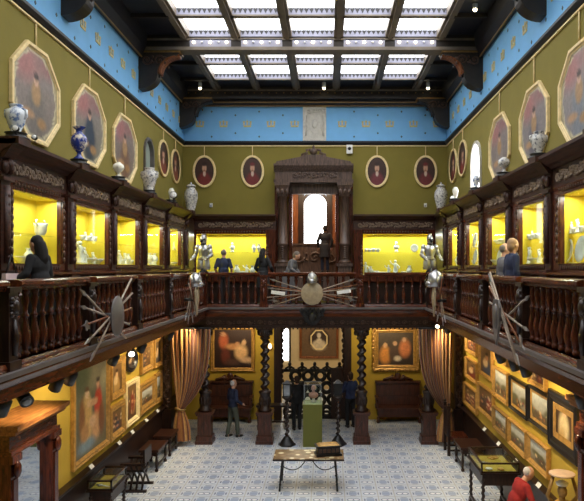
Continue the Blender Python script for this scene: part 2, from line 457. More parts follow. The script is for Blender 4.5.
CROSS = [3.85, 5.3, 8.35, 9.85, 13.0, 14.5, 17.9, 19.4]
for y in CROSS:
    m.box(ex0-.1, ex1+.1, y, y+.14, ZRB, ZGL+.05, 1)
    m.box(XL, ex0, y, y+.1, ZRB-.02, ZRB+.1, 2); m.box(ex1, XR, y, y+.1, ZRB-.02, ZRB+.1, 2)
    for k in range(5):                             # pale fretwork with dark points
        a, b = RIBX[k]+.12, RIBX[k+1]-.12
        m.box(a, b, y-.02, y, ZRB, ZGL-.02, 3)
        n = 9; p = (b-a)/n
        for i in range(n):
            m.prism([(a+p*i, ZGL-.03),(a+p*(i+.5), ZRB+.06),(a+p*(i+1), ZGL-.03)], y-.03, y-.02, 4)
        m.box(a, b, y-.035, y, ZRB-.01, ZRB+.025, 1)
for i, y in enumerate(BEAMS):                      # main beams from wall to wall
    m.box(XL, XR, y-.14, y+.14, ZMB+.06, ZGL+.05, 2); m.box(XL, XR, y-.2, y+.2, ZMB, ZMB+.08, 1 if i < 4 else 2)
    m.box(XL, XR, y-.17, y+.17, ZMB+.26, ZMB+.31, 1)
    if i < 4:
        for k in range(5):
            a, b = RIBX[k]+.12, RIBX[k+1]-.12; m.box(a, b, y-.17, y-.14, ZRB+.02, ZGL-.02, 3)
            n = 9; p = (b-a)/n
            for q in range(n): m.prism([(a+p*q, ZGL-.03),(a+p*(q+.5), ZRB+.07),(a+p*(q+1), ZGL-.03)], y-.18, y-.17, 4)
for x0, x1 in ((XL, ex0), (ex1, XR)):              # panels with small gilt roses
    for y in [13.2+.42*i for i in range(6)]: pass
for i in range(36):
    x = XL+.3+i*.24; m.ball(x, 20.3, ZMB+.17, .022, seg=6, mi=5)
struct('ceiling', m, [M_ceil, M_beam, M_beamd, M_fret, M_black, M_goldd], 'dark coffered ceiling with grey beams framing the skylight', 'ceiling')
sky = thing('window_5', 'white glazed skylight of many panes in the dark ceiling', 'skylight', (0,0,ZGL)); sky['kind'] = 'structure'
rows = [(SK0,3.85),(3.99,5.3),(5.44,6.66),(6.94,8.35),(8.49,9.85),(9.99,11.26),(11.54,13.0),(13.14,14.5),(14.64,15.86),(16.14,17.9),(18.04,19.4)]
for (a, b) in rows:
    for k in range(5):
        MB().box(RIBX[k]+.12, RIBX[k+1]-.12, a, b, 0, .02).build('glass_pane', M_sky, sky)
# lamp strips on the face of the main beam
for k in range(5):
    a, b = RIBX[k]+.13, RIBX[k+1]-.13
    t = thing('lamp_strip', 'pale plate with small round bulbs on the main beam, %s from the left' % ORD[k], 'light', ((a+b)/2, 16.0-.14, ZMB+.09), 0, 'bulb plates on the main ceiling beam')
    MB().box(-(b-a)/2, (b-a)/2, -.03, 0, 0, .2).build('plate', M_fret, t)
    for i in range(5):
        MB().ball((i-2)*.21, -.05, .11, .035 if i % 2 == 0 else .024, seg=8).build('bulb', M_bulb if i % 2 == 0 else M_wht, t)

# corbels under the beams
def corbel(x, y, sgn, label):
    t = thing('beam_corbel', label, 'corbel', (x, y, ZMB), 0 if sgn > 0 else PI, 'carved corbels under the ceiling beams')
    pr = [(0,0),(1.05,0),(1.05,-.1),(.98,-.14)]
    for i in range(9):
        a = R(10+80*i/8); pr.append((1.02-.5*math.sin(a)*1.05, -.12-.46*(1-math.cos(a))))
    for i in range(9):
        a = R(90*i/8); pr.append((.5*math.cos(a), -.62-.36*math.sin(a)))
    pr.append((0,-.98))
    MB().prism([(x_,z_) for x_,z_ in pr], -.17, .17).build('bracket', M_beamd, t)
    mm = MB(); mm.box(0,1.08,-.2,.2,-.06,-.02); mm.build('gilt_moulding', M_goldd, t)
    for yy in (-.18,.18): MB().scrolls(.08,.7,-.4,-.1,yy,.02).build('carved_leaf', M_carvd, t)
    pts = [(1.05-.52*math.sin(R(90*i/8)), 0, -.1-.48*(1-math.cos(R(90*i/8)))) for i in range(9)]
    mm = MB()
    for yy in (-.11,-.04,.04,.11): mm.tube([(p[0],yy,p[2]) for p in pts], .05, 6)
    mm.build('carved_front', M_brown if abs(y-16)<.5 else M_beamd, t)
    mm = MB(); mm.tube([(.0,0,-.62),(.53,0,-.62)], .04, 6); mm.build('collar', M_black, t)
nm = {11.4:'nearest the camera', 16.0:'halfway along the wall', 20.35:'in the far corner'}
for y in (11.4, 16.0, 20.35):
    corbel(XL+.01, y, 1, 'dark carved bracket on the left blue frieze, '+nm[y]); corbel(XR-.01, y, -1, 'dark carved bracket on the right blue frieze, '+nm[y])
# small ceiling spots
for k, (px, py, lab) in enumerate([(200,85,'far left'),(324,85,'far middle'),(428,85,'far right'),(475,5,'near right')]):
    Y = 19.9 if py > 50 else 14.0
    t = thing('ceiling_spotlight', 'small white spotlight hanging under the dark ceiling, %s one' % lab, 'spotlight', (Xat(px,Y), Y, Zat(py,Y)), 0, 'white ceiling spotlights')
    zt = ZRB+.07-Zat(py,Y)
    MB().tube([(0,0,.05),(0,0,zt)], .012, 6).build('stem', M_black, t)
    MB().lathe([(.03,.1),(.06,.08),(.065,-.02),(.045,-.1)], seg=10).build('shade', M_wht, t); MB().ball(0,0,-.1,.05,seg=8).build('bulb', M_bulb, t)

# ------------------------------------------------------------------ gallery slabs
SL = 3.66
m = MB(); m.box(XL, RL-.05, Y0, YB, SL, ZG, 0); m.box(RR+.05, XR, Y0, YB, SL, ZG, 0); m.box(RL-.05, RR+.05, YR-.05, YB, SL, ZG, 0); m.box(RL-.05, RR+.05, Y0, .6, SL, ZG, 0)
struct('floor_gallery', m, M_darkx, 'dark wooden gallery running round the hall', 'gallery')
def edge(name, side, x, y, rz, u0, u1, label):
    m = MB()
    m.ext([(.05,SL-.03),(-.06,SL-.03),(-.06,SL+.12),(-.12,SL+.2),(-.12,ZG-.0),(.05,ZG)], u0, u1, 0)
    m.ext([(-.1,ZG-.02),(-.17,ZG-.02),(-.17,ZG+.035),(-.1,ZG+.035)], u0, u1, 1)
    m.ext([(.05,ZG),(-.1,ZG),(-.06,ZG+.12),(.05,ZG+.12)], u0, u1, 0)
    o = m.build(name, [M_redx, M_grey]); o.location = (x,y,0); o.rotation_euler = (0,0,rz); o['kind'] = 'structure'; tag(o, label, 'moulding')
edge('trim_10', 'L', RL+.02, 0, R(90), Y0, YR, 'moulded edge of the left gallery with a pale grey strip')
edge('trim_11', 'R', RR-.02, 0, R(-90), -YR, -Y0, 'moulded edge of the right gallery with a pale grey strip')
edge('trim_12', 'B', 0, YR-.02, 0, RL, RR, 'moulded edge of the back gallery with a pale grey strip')
# deep carved beam under the back gallery
m = MB(); m.box(XL, XR, YR-.06, YR+.3, 3.36, SL, 0); m.box(XL, XR, YR-.12, YR+.32, 3.36, 3.42, 0); m.box(XL, XR, YR-.1, YR, SL-.06, SL+.02, 0)
m.scrolls(RL, RR, 3.43, 3.6, YR-.07, .012, .3, 1)
for i in range(70): m.cb(XL+.06+i*.127, YR-.1, 3.32, .05, .06, .04, 0)
struct('trim_13', m, [M_darkx, M_carvd], 'deep carved beam carrying the back gallery on columns', 'beam')

# ------------------------------------------------------------------ railings
BH = .80
def baluster_mesh():
    p = [(.045,0),(.045,.06),(.03,.07),(.038,.1),(.062,.2),(.058,.28),(.03,.42),(.028,.46),(.045,.48),(.045,.5),(.026,.52),(.03,.6),(.05,.68),(.032,.74),(.048,.76),(.048,BH)]
    return MB().lathe(p, seg=9)
bal0 = None
def railing(x, y, rz, L, n, label, group, post=True, pm=None):
    global bal0
    t = thing('railing', label, 'railing', (x, y, ZG), rz, group)
    a = -L/2; b = L/2; e = a+.13; b2 = b-.13
    m = MB(); m.ext([(-.1,.0),(.1,0),(.1,.08),(.07,.12),(-.07,.12),(-.1,.08)], e, b2); m.build('base_rail', M_redx, t)
    m = MB(); m.ext([(-.08,.92),(.08,.92),(.08,.95),(.13,.98),(.13,1.02),(.09,1.04),(-.09,1.04),(-.13,1.02),(-.13,.98),(-.08,.95)], e, b2); m.build('handrail', M_redx, t)
    for i in range(n):
        xx = a+.14+(L-.28)*(i+.5)/n if post else a+L*(i+.5)/n
        if bal0 is None: bal0 = baluster_mesh().build('baluster', M_red, t); bal0.location = (xx,0,.12)
        else: link_copy(bal0, t, (xx,0,.12))
    if post:
        m = MB(); m.cb(a,0,0,.26,.26,.14); m.cb(a,0,.14,.2,.2,.8); m.cb(a,0,.9,.26,.26,.06)
        for dz in (.66,.74,.82): m.ball(a-.05,-.1,dz,.04,seg=6); m.ball(a+.05,-.1,dz,.04,seg=6)
        m.ball(a,-.12,.74,.06,.05,.09,8); m.tube([(a,-.11,.2),(a,-.12,.4),(a,-.11,.6)],[.03,.05,.02],6)
        m.build('post', pm or M_dark, t)
    return t
PL = [4.65,6.9,9.2,11.5,13.8,YR]; far = ['nearest the camera','second from the camera','third from the camera','fourth from the camera','farthest, reaching the armour post']
for k in range(5):
    a, b = PL[k], PL[k+1]; n = 9 if k < 4 else 17
    railing(RL, (a+b)/2, R(90), b-a, n, 'mahogany baluster railing of the left gallery, section '+far[k], 'left gallery railing sections')
for k in range(5):
    a, b = PL[k], PL[k+1]; n = 9 if k < 4 else 17
    # mirrored side: local x runs towards the camera, so the post goes at its far end
    t = railing(RR, (a+b)/2, R(-90), b-a, n, 'mahogany baluster railing of the right gallery, section '+far[k], 'right gallery railing sections')
xs = [RL, Xat(264,YR), Xat(360,YR), RR]; nb = [7, 11, 7]; pl = ['left section up to the twisted column','middle section behind the round shield','right section from the twisted column']
for k in range(3):
    railing((xs[k]+xs[k+1])/2, YR, 0, xs[k+1]-xs[k], nb[k], 'mahogany baluster railing of the back gallery, '+pl[k], 'back gallery railing sections', pm=M_red)

# ------------------------------------------------------------------ display cases
LIGHTS = []
def area(name, loc, rot, sx, sy, power, col=(1,.95,.8)):
    d = bpy.data.lights.new(name, 'AREA'); d.shape = 'RECTANGLE'; d.size = sx; d.size_y = sy; d.energy = power; d.color = col
    o = bpy.data.objects.new(name, d); COL.objects.link(o); o.location = loc; o.rotation_euler = rot; return o
def display_case(side, along, w, label, group, px0, px1, pil, zb=5.16, D=.45, power=17, carve=True):
    """px0, px1: opening in local x"""
    x, rz = SIDE[side]; loc = wallpos(side, along, 0); t = thing('display_case', label, 'display case', loc, rz, group)
    h = w/2; zt = 6.2; q = .17; lo = -h; hi = h
    if side == 'L': lo, hi = -h-q, h-q
    if side == 'R': lo, hi = -h+q, h+q
    if pil and len(pil) == 2: lo, hi = -h-q, h+q
    m = MB(); m.box(lo,hi,-D+.03,-.01,ZG,zb-.22)
    n = max(2, round(w/.6)); e0 = lo+(.34 if side == 'L' else 0); e1 = hi-(.34 if side == 'R' else 0)
    for i in range(n):
        a = e0+(e1-e0)*(i+.12)/n; b = e0+(e1-e0)*(i+.88)/n; m.box(a,b,-D,-D+.04,ZG+.15,zb-.32); m.box(a+.06,b-.06,-D-.02,-D,ZG+.22,zb-.4)
    m.build('cupboard_base', M_dark, t)
    m = MB(); m.ext([(-.01,zb-.22),(-D-.06,zb-.22),(-D-.14,zb-.17),(-D-.14,zb-.14),(-.01,zb-.14)], lo, hi); m.build('ledge', M_redx, t)
    m = MB(); m.box(lo,hi,-D,-D+.07,zb-.14,zb,0); m.box(lo,px0,-D,-D+.07,zb,zt,0); m.box(px1,hi,-D,-D+.07,zb,zt,0); m.box(lo,hi,-D,-D+.07,zt,zt+.14,0)
    for a in (px0-.05, px1+.05):
        m.box(a-.035,a+.035,-D-.025,-D,zb,zt,0)
        for i in range(9): m.ball(a,-D-.03,zb+.06+i*.115,.03,.02,.05,6,1)
    for i in range(int((px1-px0)/.09)): m.cb(px0+.05+i*.09,-D-.015,zt+.06,.045,.04,.04,1)
    if zb > 5:
        for i in range(int((px1-px0)/.08)): m.prism([(px0+.02+i*.08,zb-.03),(px0+.06+i*.08,zb-.1),(px0+.1+i*.08,zb-.03)],-D-.015,-D,1)
    m.build('front_frame', [M_red, M_carvd], t)
    m = MB(); m.box(px0-.03,px1+.03,-.03,-.012,zb-.02,zt+.02); m.box(px0-.05,px0-.02,-D+.07,-.012,zb-.02,zt); m.box(px1+.02,px1+.05,-D+.07,-.012,zb-.02,zt)
    m.box(px0-.05,px1+.05,-D+.07,-.012,zb-.05,zb-.0); m.box(px0-.05,px1+.05,-D+.07,-.012,zt,zt+.04); m.build('fabric_lining', M_case, t)
    MB().box(px0,px1,-D+.045,-D+.05,zb,zt).build('glass_pane', M_glass, t)
    m = MB(); m.box(px0+.04,px1-.04,-.36,-.04,5.60,5.612); m.build('glass_shelf', M_glass, t)
    m = MB(); m.box(lo,hi,-D,-.01,zt+.14,6.66,0); m.scrolls(lo+.12,hi-.12,6.37,6.62,-D-.01,.02,.2,1); m.build('carved_frieze', [M_frz, M_carve], t)
    m = MB(); m.ext([(-.01,6.64),(-D-.03,6.64),(-D-.07,6.68),(-D-.12,6.7),(-D-.22,6.77),(-D-.25,6.78),(-D-.25,6.83),(-.01,6.83)], lo, hi); m.build('cornice', M_frz, t)
    for p in pil:
        m = MB(); m.box(p-.12,p+.12,-D-.03,-.01,ZG,6.84); m.box(p-.17,p+.17,-D-.12,-.01,zb-.24,zb-.1); m.box(p-.15,p+.15,-D-.08,-.01,6.28,6.33)
        m.box(p-.17,p+.17,-D-.29,-.01,6.76,6.86); m.frustum(p,-D/2-.06,6.58,.26,D,.34,D+.3,.18)
        m.tube([(p,-D-.03,zb+.0),(p,-D-.05,zb+.4),(p,-D-.03,zb+1.05)],[.06,.05,.06],8)
        for i in range(8): m.ball(p,-D-.06,zb+.08+i*.12,.05,.04,.05,6)
        for dx in (-.07,.07): m.ball(p+dx,-D-.06,6.46,.06,.05,.1,6)
        m.ball(p,-D-.08,6.5,.06,.06,.09,6)
        m.build('pilaster', M_frz, t)
    wv = Matrix.Translation(loc) @ Matrix.Rotation(rz, 4, 'Z')
    n = 1 if px1-px0 < 1.9 else 2
    for i in range(n):
        cx = px0+(px1-px0)*(i+.5)/n
        o = area('case_light', wv @ Vector((cx,-.30,zt-.02)), (0,0,0), (px1-px0)/n*.9, .06, power, (1,.96,.82)); o.rotation_euler = (R(-8),0,rz)
    return t, wv
PY = [8.45+2.14*k for k in range(6)]; QY = [7.75+2.15*k for k in range(6)]
CASES = {}
LPX = [(12,61),(75,108),(116,138),(146,162),(169,180)]
RPX = [(560,600),(519,545),(489,507),(467,480),(450,458)]
for k in range(5):
    c = (PY[k]+PY[k+1])/2; y0, y1 = onX(LPX[k][0],-4.42), onX(LPX[k][1],-4.42)
    CASES['L',k] = display_case('L', c, 2.14, 'tall carved wood case lit yellow on the left gallery wall, %s from the camera' % ORD[k], 'left wall display cases', y0-c, y1-c, [-1.07] if k < 4 else [-1.07,1.07])
for k in range(5):
    c = (QY[k]+QY[k+1])/2; y0, y1 = onX(RPX[k][0],3.54), onX(RPX[k][1],3.54)
    CASES['R',k] = display_case('R', c, 2.15, 'tall carved wood case lit yellow on the right gallery wall, %s from the camera' % ORD[k], 'right wall display cases', c-y0, c-y1, [1.075] if k < 4 else [-1.075,1.075])
XB = lambda px: Xat(px, 20.35)
a0, a1 = -4.40, -1.72
CASES['B',0] = display_case('B', (a0+a1)/2, a1-a0, 'wide lit yellow display case left of the carved portal', 'back wall display cases', XB(196)-(a0+a1)/2, XB(266)-(a0+a1)/2, [], 4.82, power=17)
a0, a1 = .84, 3.52
CASES['B',1] = display_case('B', (a0+a1)/2, a1-a0, 'wide lit yellow display case right of the carved portal', 'back wall display cases', XB(363)-(a0+a1)/2, XB(431)-(a0+a1)/2, [], 4.82, power=17)
# corner infill
m = MB(); m.box(XL,-4.40,19.2,YB,ZG,6.83); m.box(3.52,XR,18.55,YB,ZG,6.83); m.box(-4.45,-4.34,19.3,20.35,6.72,6.84); m.box(3.46,3.58,18.6,20.35,6.72,6.84)
m.box(-4.40,-4.36,19.4,20.2,5.1,6.5); m.box(3.48,3.52,18.8,20.1,5.1,6.5)
struct('trim_14', m, M_dark, 'dark panelled corner infill between the gallery cases', 'panelling')

# ------------------------------------------------------------------ porcelain in the cases
def p_vase(): return MB().lathe([(.035,0),(.04,.01),(.025,.03),(.06,.09),(.065,.13),(.03,.18),(.028,.2),(.045,.22)], seg=10)
def p_cup(): m = MB().lathe([(.03,0),(.035,.01),(.05,.06),(.055,.09)], seg=10); m.tube([(.05,0,.08),(.08,0,.06),(.08,0,.035),(.045,0,.02)], .008, 5); return m
def p_fig():
    m = MB(); m.lathe([(.06,0),(.06,.03),(.045,.04),(.05,.1),(.032,.17),(.04,.22),(.015,.25)], seg=9); m.ball(0,0,.275,.028,seg=8)
    m.tube([(.035,0,.21),(.075,-.02,.17),(.05,-.05,.13)], .012, 5); m.tube([(-.035,0,.21),(-.08,0,.24),(-.1,0,.29)], .012, 5); return m
def p_plate():
    m = MB(); m.m = Matrix.Translation((0,0,.15)) @ Matrix.Rotation(R(82),4,'X'); m.lathe([(.09,0),(.1,.004),(.15,.03),(.148,.036),(.09,.012)], seg=18)
    m.m = Matrix.Identity(4); m.box(-.06,.06,-.03,.06,0,.012); m.box(-.01,.01,.02,.04,0,.12); return m
def p_tureen():
    m = MB().lathe([(.06,0),(.07,.02),(.09,.05),(.1,.14),(.115,.19)], seg=14)
    for s in (-1,1): m.tube([(s*.1,0,.16),(s*.15,0,.17),(s*.15,0,.23),(s*.12,0,.24)], .013, 6)
    return m
def p_bowl(): return MB().lathe([(.04,0),(.045,.015),(.1,.06),(.11,.08),(.1,.08),(.04,.03)], seg=14)
def p_bust():
    m = MB().lathe([(.05,0),(.05,.03),(.025,.05),(.03,.07)], seg=10); m.ball(0,0,.12,.075,.045,.06,10); m.ball(0,-.005,.215,.035,.04,.048,10); m.tube([(0,0,.15),(0,0,.19)], .022, 6); return m
PROTO = {'vase':(p_vase,'vase'),'cup':(p_cup,'cup'),'figurine':(p_fig,'figurine'),'plate':(p_plate,'plate'),'tureen':(p_tureen,'tureen'),'bowl':(p_bowl,'bowl'),'bust':(p_bust,'bust')}
PM = {}
def porcelain_item(case, kind, u, level, sc, zb, desc):
    t, wv = CASES[case]; z = 5.612 if level else zb
    if kind not in PM:
        o = PROTO[kind][0]().build('porcelain_'+kind, M_porc); PM[kind] = o
    else:
        o = PM[kind].copy(); COL.objects.link(o)
    if case[0] != 'B':
        u = u*.8+(.22 if case[0] == 'L' else -.22); sc *= .88
    else: sc *= 1.1
    o.location = wv @ Vector((u, -.28, z)); o.rotation_euler = (0,0,SIDE[case[0]][1]); o.scale = (sc,)*3
    tag(o, desc, PROTO[kind][1], 'porcelain in the lit cases')
CONT = {
 ('L',0): ([('tureen',.2,1.15)], [('bowl',-.6,1.5),('vase',-.3,1.2),('bowl',.0,1.3),('cup',.3,1.4)]),
 ('L',1): ([('cup',-.35,1.2),('figurine',-.17,.6),('cup',.02,1.2),('figurine',.2,.6),('cup',.38,1.2)], [('figurine',-.5,1.6),('figurine',-.25,1.2),('bowl',0,1.7),('figurine',.3,.9),('bowl',.52,1.5)]),
 ('L',2): ([], [('figurine',-.5,1.2),('cup',-.25,1.5),('figurine',0,1),('vase',.25,1.3),('cup',.5,1.4)]),
 ('L',3): ([], [('vase',-.3,1.6),('figurine',0,1),('vase',.3,1.6)]),
 ('L',4): ([('plate',.2,1.0)], [('bowl',-.3,1.3),('bowl',.1,1.3),('cup',.4,1.4)]),
 ('R',0): ([('cup',.0,1.2),('figurine',.2,.7),('cup',.38,1.3),('figurine',-.2,.8),('cup',-.35,1.2),('figurine',-.5,.7)], [('plate',.05,1.5),('vase',.45,1.0),('plate',-.55,1.4)]),
 ('R',1): ([('cup',-.25,1.2),('figurine',-.08,.6),('cup',.08,1.2),('cup',.26,1.2)], [('figurine',-.5,1),('figurine',-.25,1.2),('bowl',.1,1.5),('figurine',.4,1)]),
 ('R',2): ([('bowl',-.2,1.2),('cup',.05,1.3),('bowl',.3,1.2)], [('bowl',-.4,1.5),('plate',0,1.2),('bowl',.4,1.5)]),
 ('R',3): ([('plate',0,1.4)], [('plate',.05,1.5),('cup',-.45,1.5)]),
 ('R',4): ([], [('vase',.2,1.6),('vase',-.2,1.3)]),
}
where = {'L':'left','R':'right'}
for key, (sh, bo) in CONT.items():
    for lv, lst in ((1,sh),(0,bo)):
        n = len(lst)
        for i, (kd, u, sc) in enumerate(sorted(lst, key=lambda q: q[1])):
            pos = 'only one' if n == 1 else '%s from the left' % ORD[i]
            porcelain_item(key, kd, u, lv, sc, 5.165, 'white %s %s %s lit case, %s wall, %s' % (kd, 'on shelf of' if lv else 'at bottom of', ORD[key[1]], where[key[0]], pos))
# back cases: things on small brackets and along the bottom
BL = [(236,'vase',0,1.5),(241,'cup',0,1.6),(246,'figurine',0,1.1),(212,'bowl',0,1.5),(220,'cup',0,1.5),(252,'vase',0,1.4),(231.5,'bust',1,1.1),(253.5,'vase',1,1.1),(258.5,'vase',1,1.1)]
BR = [(366,'figurine',0,1.4),(371,'vase',0,1.3),(376,'cup',0,1.7),(382,'bowl',0,1.5),(389,'figurine',0,1.1),(396,'figurine',0,1.6),(404,'cup',0,1.5),(410,'vase',0,1.4),(366,'cup',1,1.1),(370,'cup',1,1.0),(374,'cup',1,1.2),(378,'cup',1,1.1),(397,'bust',1,1.2),(415,'plate',1,.8)]
for key, lst, nm in ((('B',0),BL,'left'),(('B',1),BR,'right')):
    t, wv = CASES[key]; cx = wv.translation.x
    for lv in (1,0):
        sub = sorted([q for q in lst if q[2] == lv])
        for i, (px, kd, _, sc) in enumerate(sub):
            porcelain_item(key, kd, XB(px)-cx, lv, sc, 4.825, 'white %s %s wide case %s of portal, %s from the left' % (kd, 'on shelf of' if lv else 'at bottom of', nm, ORD[i]))

# ------------------------------------------------------------------ vases along the cornice
def vase(name, label, px, ytop, ybot, X, mat, prof, handles=False, lid=False, side='L', Y=None, base=True):
    Y = Y or onX(px, X)
    if side == 'B': X = Xat(px, Y)
    z0 = 6.86; h = Zat(ytop, Y)-z0-(.1 if base else 0)
    h = max(.3, h)
    t = thing(name, label, 'vase', (X, Y, z0), 0)
    if base: MB().lathe([(.17,0),(.18,.03),(.13,.05),(.13,.08),(.15,.1)], seg=14).build('base', M_black, t)
    b = .1 if base else 0
    mm = MB().lathe([(r*h,b+z*h) for r, z in prof], seg=16)
    mm.build('body', mat, t)
    if handles:
        for s in (-1,1): MB().tube([(s*.2*h,0,b+.85*h),(s*.36*h,0,b+.8*h),(s*.36*h,0,b+.6*h),(s*.26*h,0,b+.5*h)], .025, 6).build('handle', mat, t)
    if lid:
        mm = MB().lathe([(.15*h,b+h*.84),(.16*h,b+h*.87),(.07*h,b+h*.93),(.02*h,b+h*.94),(.035*h,b+h*.97),(0.005,b+h)], seg=12); mm.build('lid', mat, t)
    return t
JAR = [(.19,0),(.19,.03),(.16,.06),(.27,.3),(.34,.58),(.34,.78),(.2,.88),(.22,.95),(.24,1.0)]
URN = [(.16,0),(.16,.04),(.06,.14),(.06,.22),(.18,.34),(.25,.52),(.23,.7),(.1,.82),(.09,.9),(.17,.97),(.19,1.0)]
LJAR = [(.13,0),(.13,.02),(.11,.05),(.16,.25),(.22,.5),(.21,.66),(.13,.8),(.12,.84)]
GLO = [(.2,0),(.22,.05),(.1,.16),(.09,.26),(.3,.42),(.4,.62),(.36,.8),(.2,.93),(.14,.96),(.14,1.0)]
vase('two_handled_vase', 'blue and white two-handled jar nearest the camera on the left case cornice', 16, 105, 138, -4.32, M_bluew, JAR, True)
vase('urn_vase', 'cobalt blue and cream urn on the left case cornice below the second octagonal portrait', 79, 127, 162, -4.3, M_cobalt, URN)
vase('globe_vase', 'small white globe vase on a dark foot below the third octagonal portrait', 118.5, 166, 182, -4.3, M_porc, GLO)
vase('figured_vase', 'ornate grey and white vase in front of the left arched window', 149.5, 168, 194, -4.3, M_greyw, JAR, True)
vase('slim_vase', 'slim white vase on the left cornice between the arched window and the corner', 171.5, 186, 206, -4.3, M_porc, LJAR)
vase('lidded_jar', 'tall grey and white lidded jar in the far left corner', 191, 182, 210, -4.2, M_greyw, LJAR, lid=True, side='B', Y=20.2, base=False)
vase('two_handled_vase', 'grey and white two-handled vase on the right cornice below the middle octagonal portrait', 538.5, 132, 164, 3.45, M_greyw, JAR, True)
vase('globe_vase', 'small grey globe vase on the right cornice below the farthest octagonal portrait', 504, 163, 182, 3.45, M_greyw, GLO)
vase('tall_jar', 'blue and white jar in front of the bright right arched window', 476, 173, 195, 3.45, M_bluew, LJAR)
vase('slim_vase', 'slim white vase on the right cornice near the far corner', 455.5, 185, 206, 3.45, M_porc, LJAR)
vase('lidded_jar', 'tall grey lidded jar in the far right corner', 441, 182, 210, 3.4, M_greyw, LJAR, lid=True, side='B', Y=20.0, base=False)
# security spotlights standing on the cornice
def cornice_lamp(px, py, X, Y, label, sc=1):
    t = thing('cornice_spotlight', label, 'spotlight', (X, Y, 6.86)); t.scale = (sc,sc,sc)
    MB().lathe([(.05,0),(.05,.02),(.015,.03),(.015,.1)], seg=8).build('stand', M_black, t)
    mm = MB(); mm.m = Matrix.Translation((0,0,.16)) @ Matrix.Rotation(R(80),4,'X'); mm.lathe([(.05,-.08),(.08,-.04),(.1,.08)], seg=12); mm.build('housing', M_black, t)
    mm = MB(); mm.m = Matrix.Translation((0,0,.16)) @ Matrix.Rotation(R(80),4,'X'); mm.lathe([(.085,.08),(.085,.095),(.02,.1)], seg=12); mm.build('reflector', M_wht, t)
cornice_lamp(452, 205, 3.42, 17.1, 'black and white lamp on the right cornice beside the slim white vase', .8)
cornice_lamp(172, 206, -4.12, 16.6, 'black and white lamp on the left cornice below the slim white vase')
cornice_lamp(13, 139, -4.12, 8.2, 'small white lamp on the left cornice below the blue and white jar', .45)
cornice_lamp(34, 150, -4.12, 8.72, 'small pale lamp on the left cornice between the jar and the cobalt urn', .4)

# ------------------------------------------------------------------ portal of the back gallery
t = thing('portal', 'large dark carved wooden portal with columns and pediment on the back gallery', 'portal', (-.47, YB-.02, ZG))
for s in (-1,1):
    x = s*1.02
    m = MB(); m.cb(x,-.36,0,.52,.5,.12); m.cb(x,-.36,.12,.42,.42,1.1); m.cb(x,-.38,.3,.28,.42,.75); m.cb(x,-.36,1.22,.52,.52,.1); m.build('pedestal', M_portal, t)
    m = MB(); m.lathe([(.2,1.32),(.2,1.38),(.15,1.42),(.16,1.45),(.16,1.9),(.18,1.92),(.18,1.98),(.155,2.0),(.14,3.5),(.17,3.52)], x, -.36, 0, 14)
    m.frustum(x,-.36,3.52,.3,.3,.46,.46,.34); m.cb(x,-.36,3.86,.5,.5,.1)
    for dx in (-.15,0,.15): m.ball(x+dx,-.56,3.66,.06,.05,.1,6)
    for i in range(6): m.ball(x,-.51,1.5+i*.07,.06,.04,.04,6)
    m.build('column', M_portal, t)
    m = MB(); m.box(s*.78-.06,s*.78+.06,-.2,0,0,3.95); m.box(s*1.2-.1,s*1.2+.1,-.2,0,0,3.95); m.build('pier', M_red, t)
m = MB(); m.box(-.8,.8,-.24,-.05,3.62,3.95,0); m.box(-1.3,1.3,-.55,0,3.96,4.06,0); m.box(-1.26,1.26,-.5,0,4.06,4.34,0); m.scrolls(-.75,.75,4.09,4.32,-.51,.022,None,1)
m.ext([(0,4.34),(-.54,4.34),(-.64,4.5),(-.64,4.56),(0,4.56)], -1.3, 1.3, 0); m.build('entablature', [M_portal, M_portal], t)
m = MB(); m.prism([(-1.25,4.56),(1.25,4.56),(1.2,4.64),(.45,4.78),(.32,4.86),(-.32,4.86),(-.45,4.78),(-1.2,4.64)], -.6, 0)
for s in (-1,1):
    m.tube([(s*.4,-.55,4.84),(s*.2,-.58,4.92),(s*.24,-.58,5.0),(s*.1,-.58,5.02)], .05, 6)
m.ball(0,-.56,4.96,.14,.1,.12,10); m.ball(0,-.56,5.1,.05,.05,.07,8); m.build('pediment', M_portal, t)
o = thing('stair_screen', 'dark carved wooden screen on the steps inside the portal, below the bright window', 'screen', (-.5, 23.2, 4.93))
MB().box(-1.05,1.05,-.08,0,0,1.0).build('panel', M_portal, o); MB().scrolls(-.9,.9,.3,.8,-.1,.03).build('carving', M_portal, o); MB().box(-1.05,1.05,-.12,0,1.0,1.07).build('top_rail', M_portal, o)
for s in (-1,1):
    m = MB(); m.box(s*.55-.24,s*.55+.24,-.12,-.04,.06,1.0); m.box(s*.55-.2,s*.55+.2,-.15,-.12,.2,.85); m.build('low_gate', M_portal, t)
# coat of arms and small wall devices
t = thing('relief_panel', 'white stone coat of arms panel in the middle of the blue frieze', 'relief', (Xat(314.5,20.7), YB-.03, 9.34))
m = MB(); m.box(-.39,.39,-.06,0,0,1.14); m.build('slab', M_stone, t)
m = MB(); m.prism([(-.22,.85),(.22,.85),(.24,.5),(0,.15),(-.24,.5)], -.1, -.06); m.scrolls(-.33,.33,.88,1.1,-.07,.02)
for s in (-1,1): m.tube([(s*.3,-.08,.15),(s*.26,-.08,.4),(s*.32,-.08,.6),(s*.27,-.08,.85)], .03, 6)
m.ball(0,-.1,.55,.1,.04,.16,8); m.build('shield_relief', M_stone, t)
t = thing('wall_speaker', 'white speaker box with a black front high on the back wall', 'speaker', (Xat(349.5,20.75), YB, Zat(153,20.75)))
MB().box(-.1,.1,-.1,0,-.02,.27).build('cabinet', M_wht, t); m = MB(); m.m = Matrix.Translation((0,-.1,.14)) @ Matrix.Rotation(R(90),4,'X'); m.lathe([(.055,0),(.055,.015)], seg=12); m.build('cone', M_black, t)
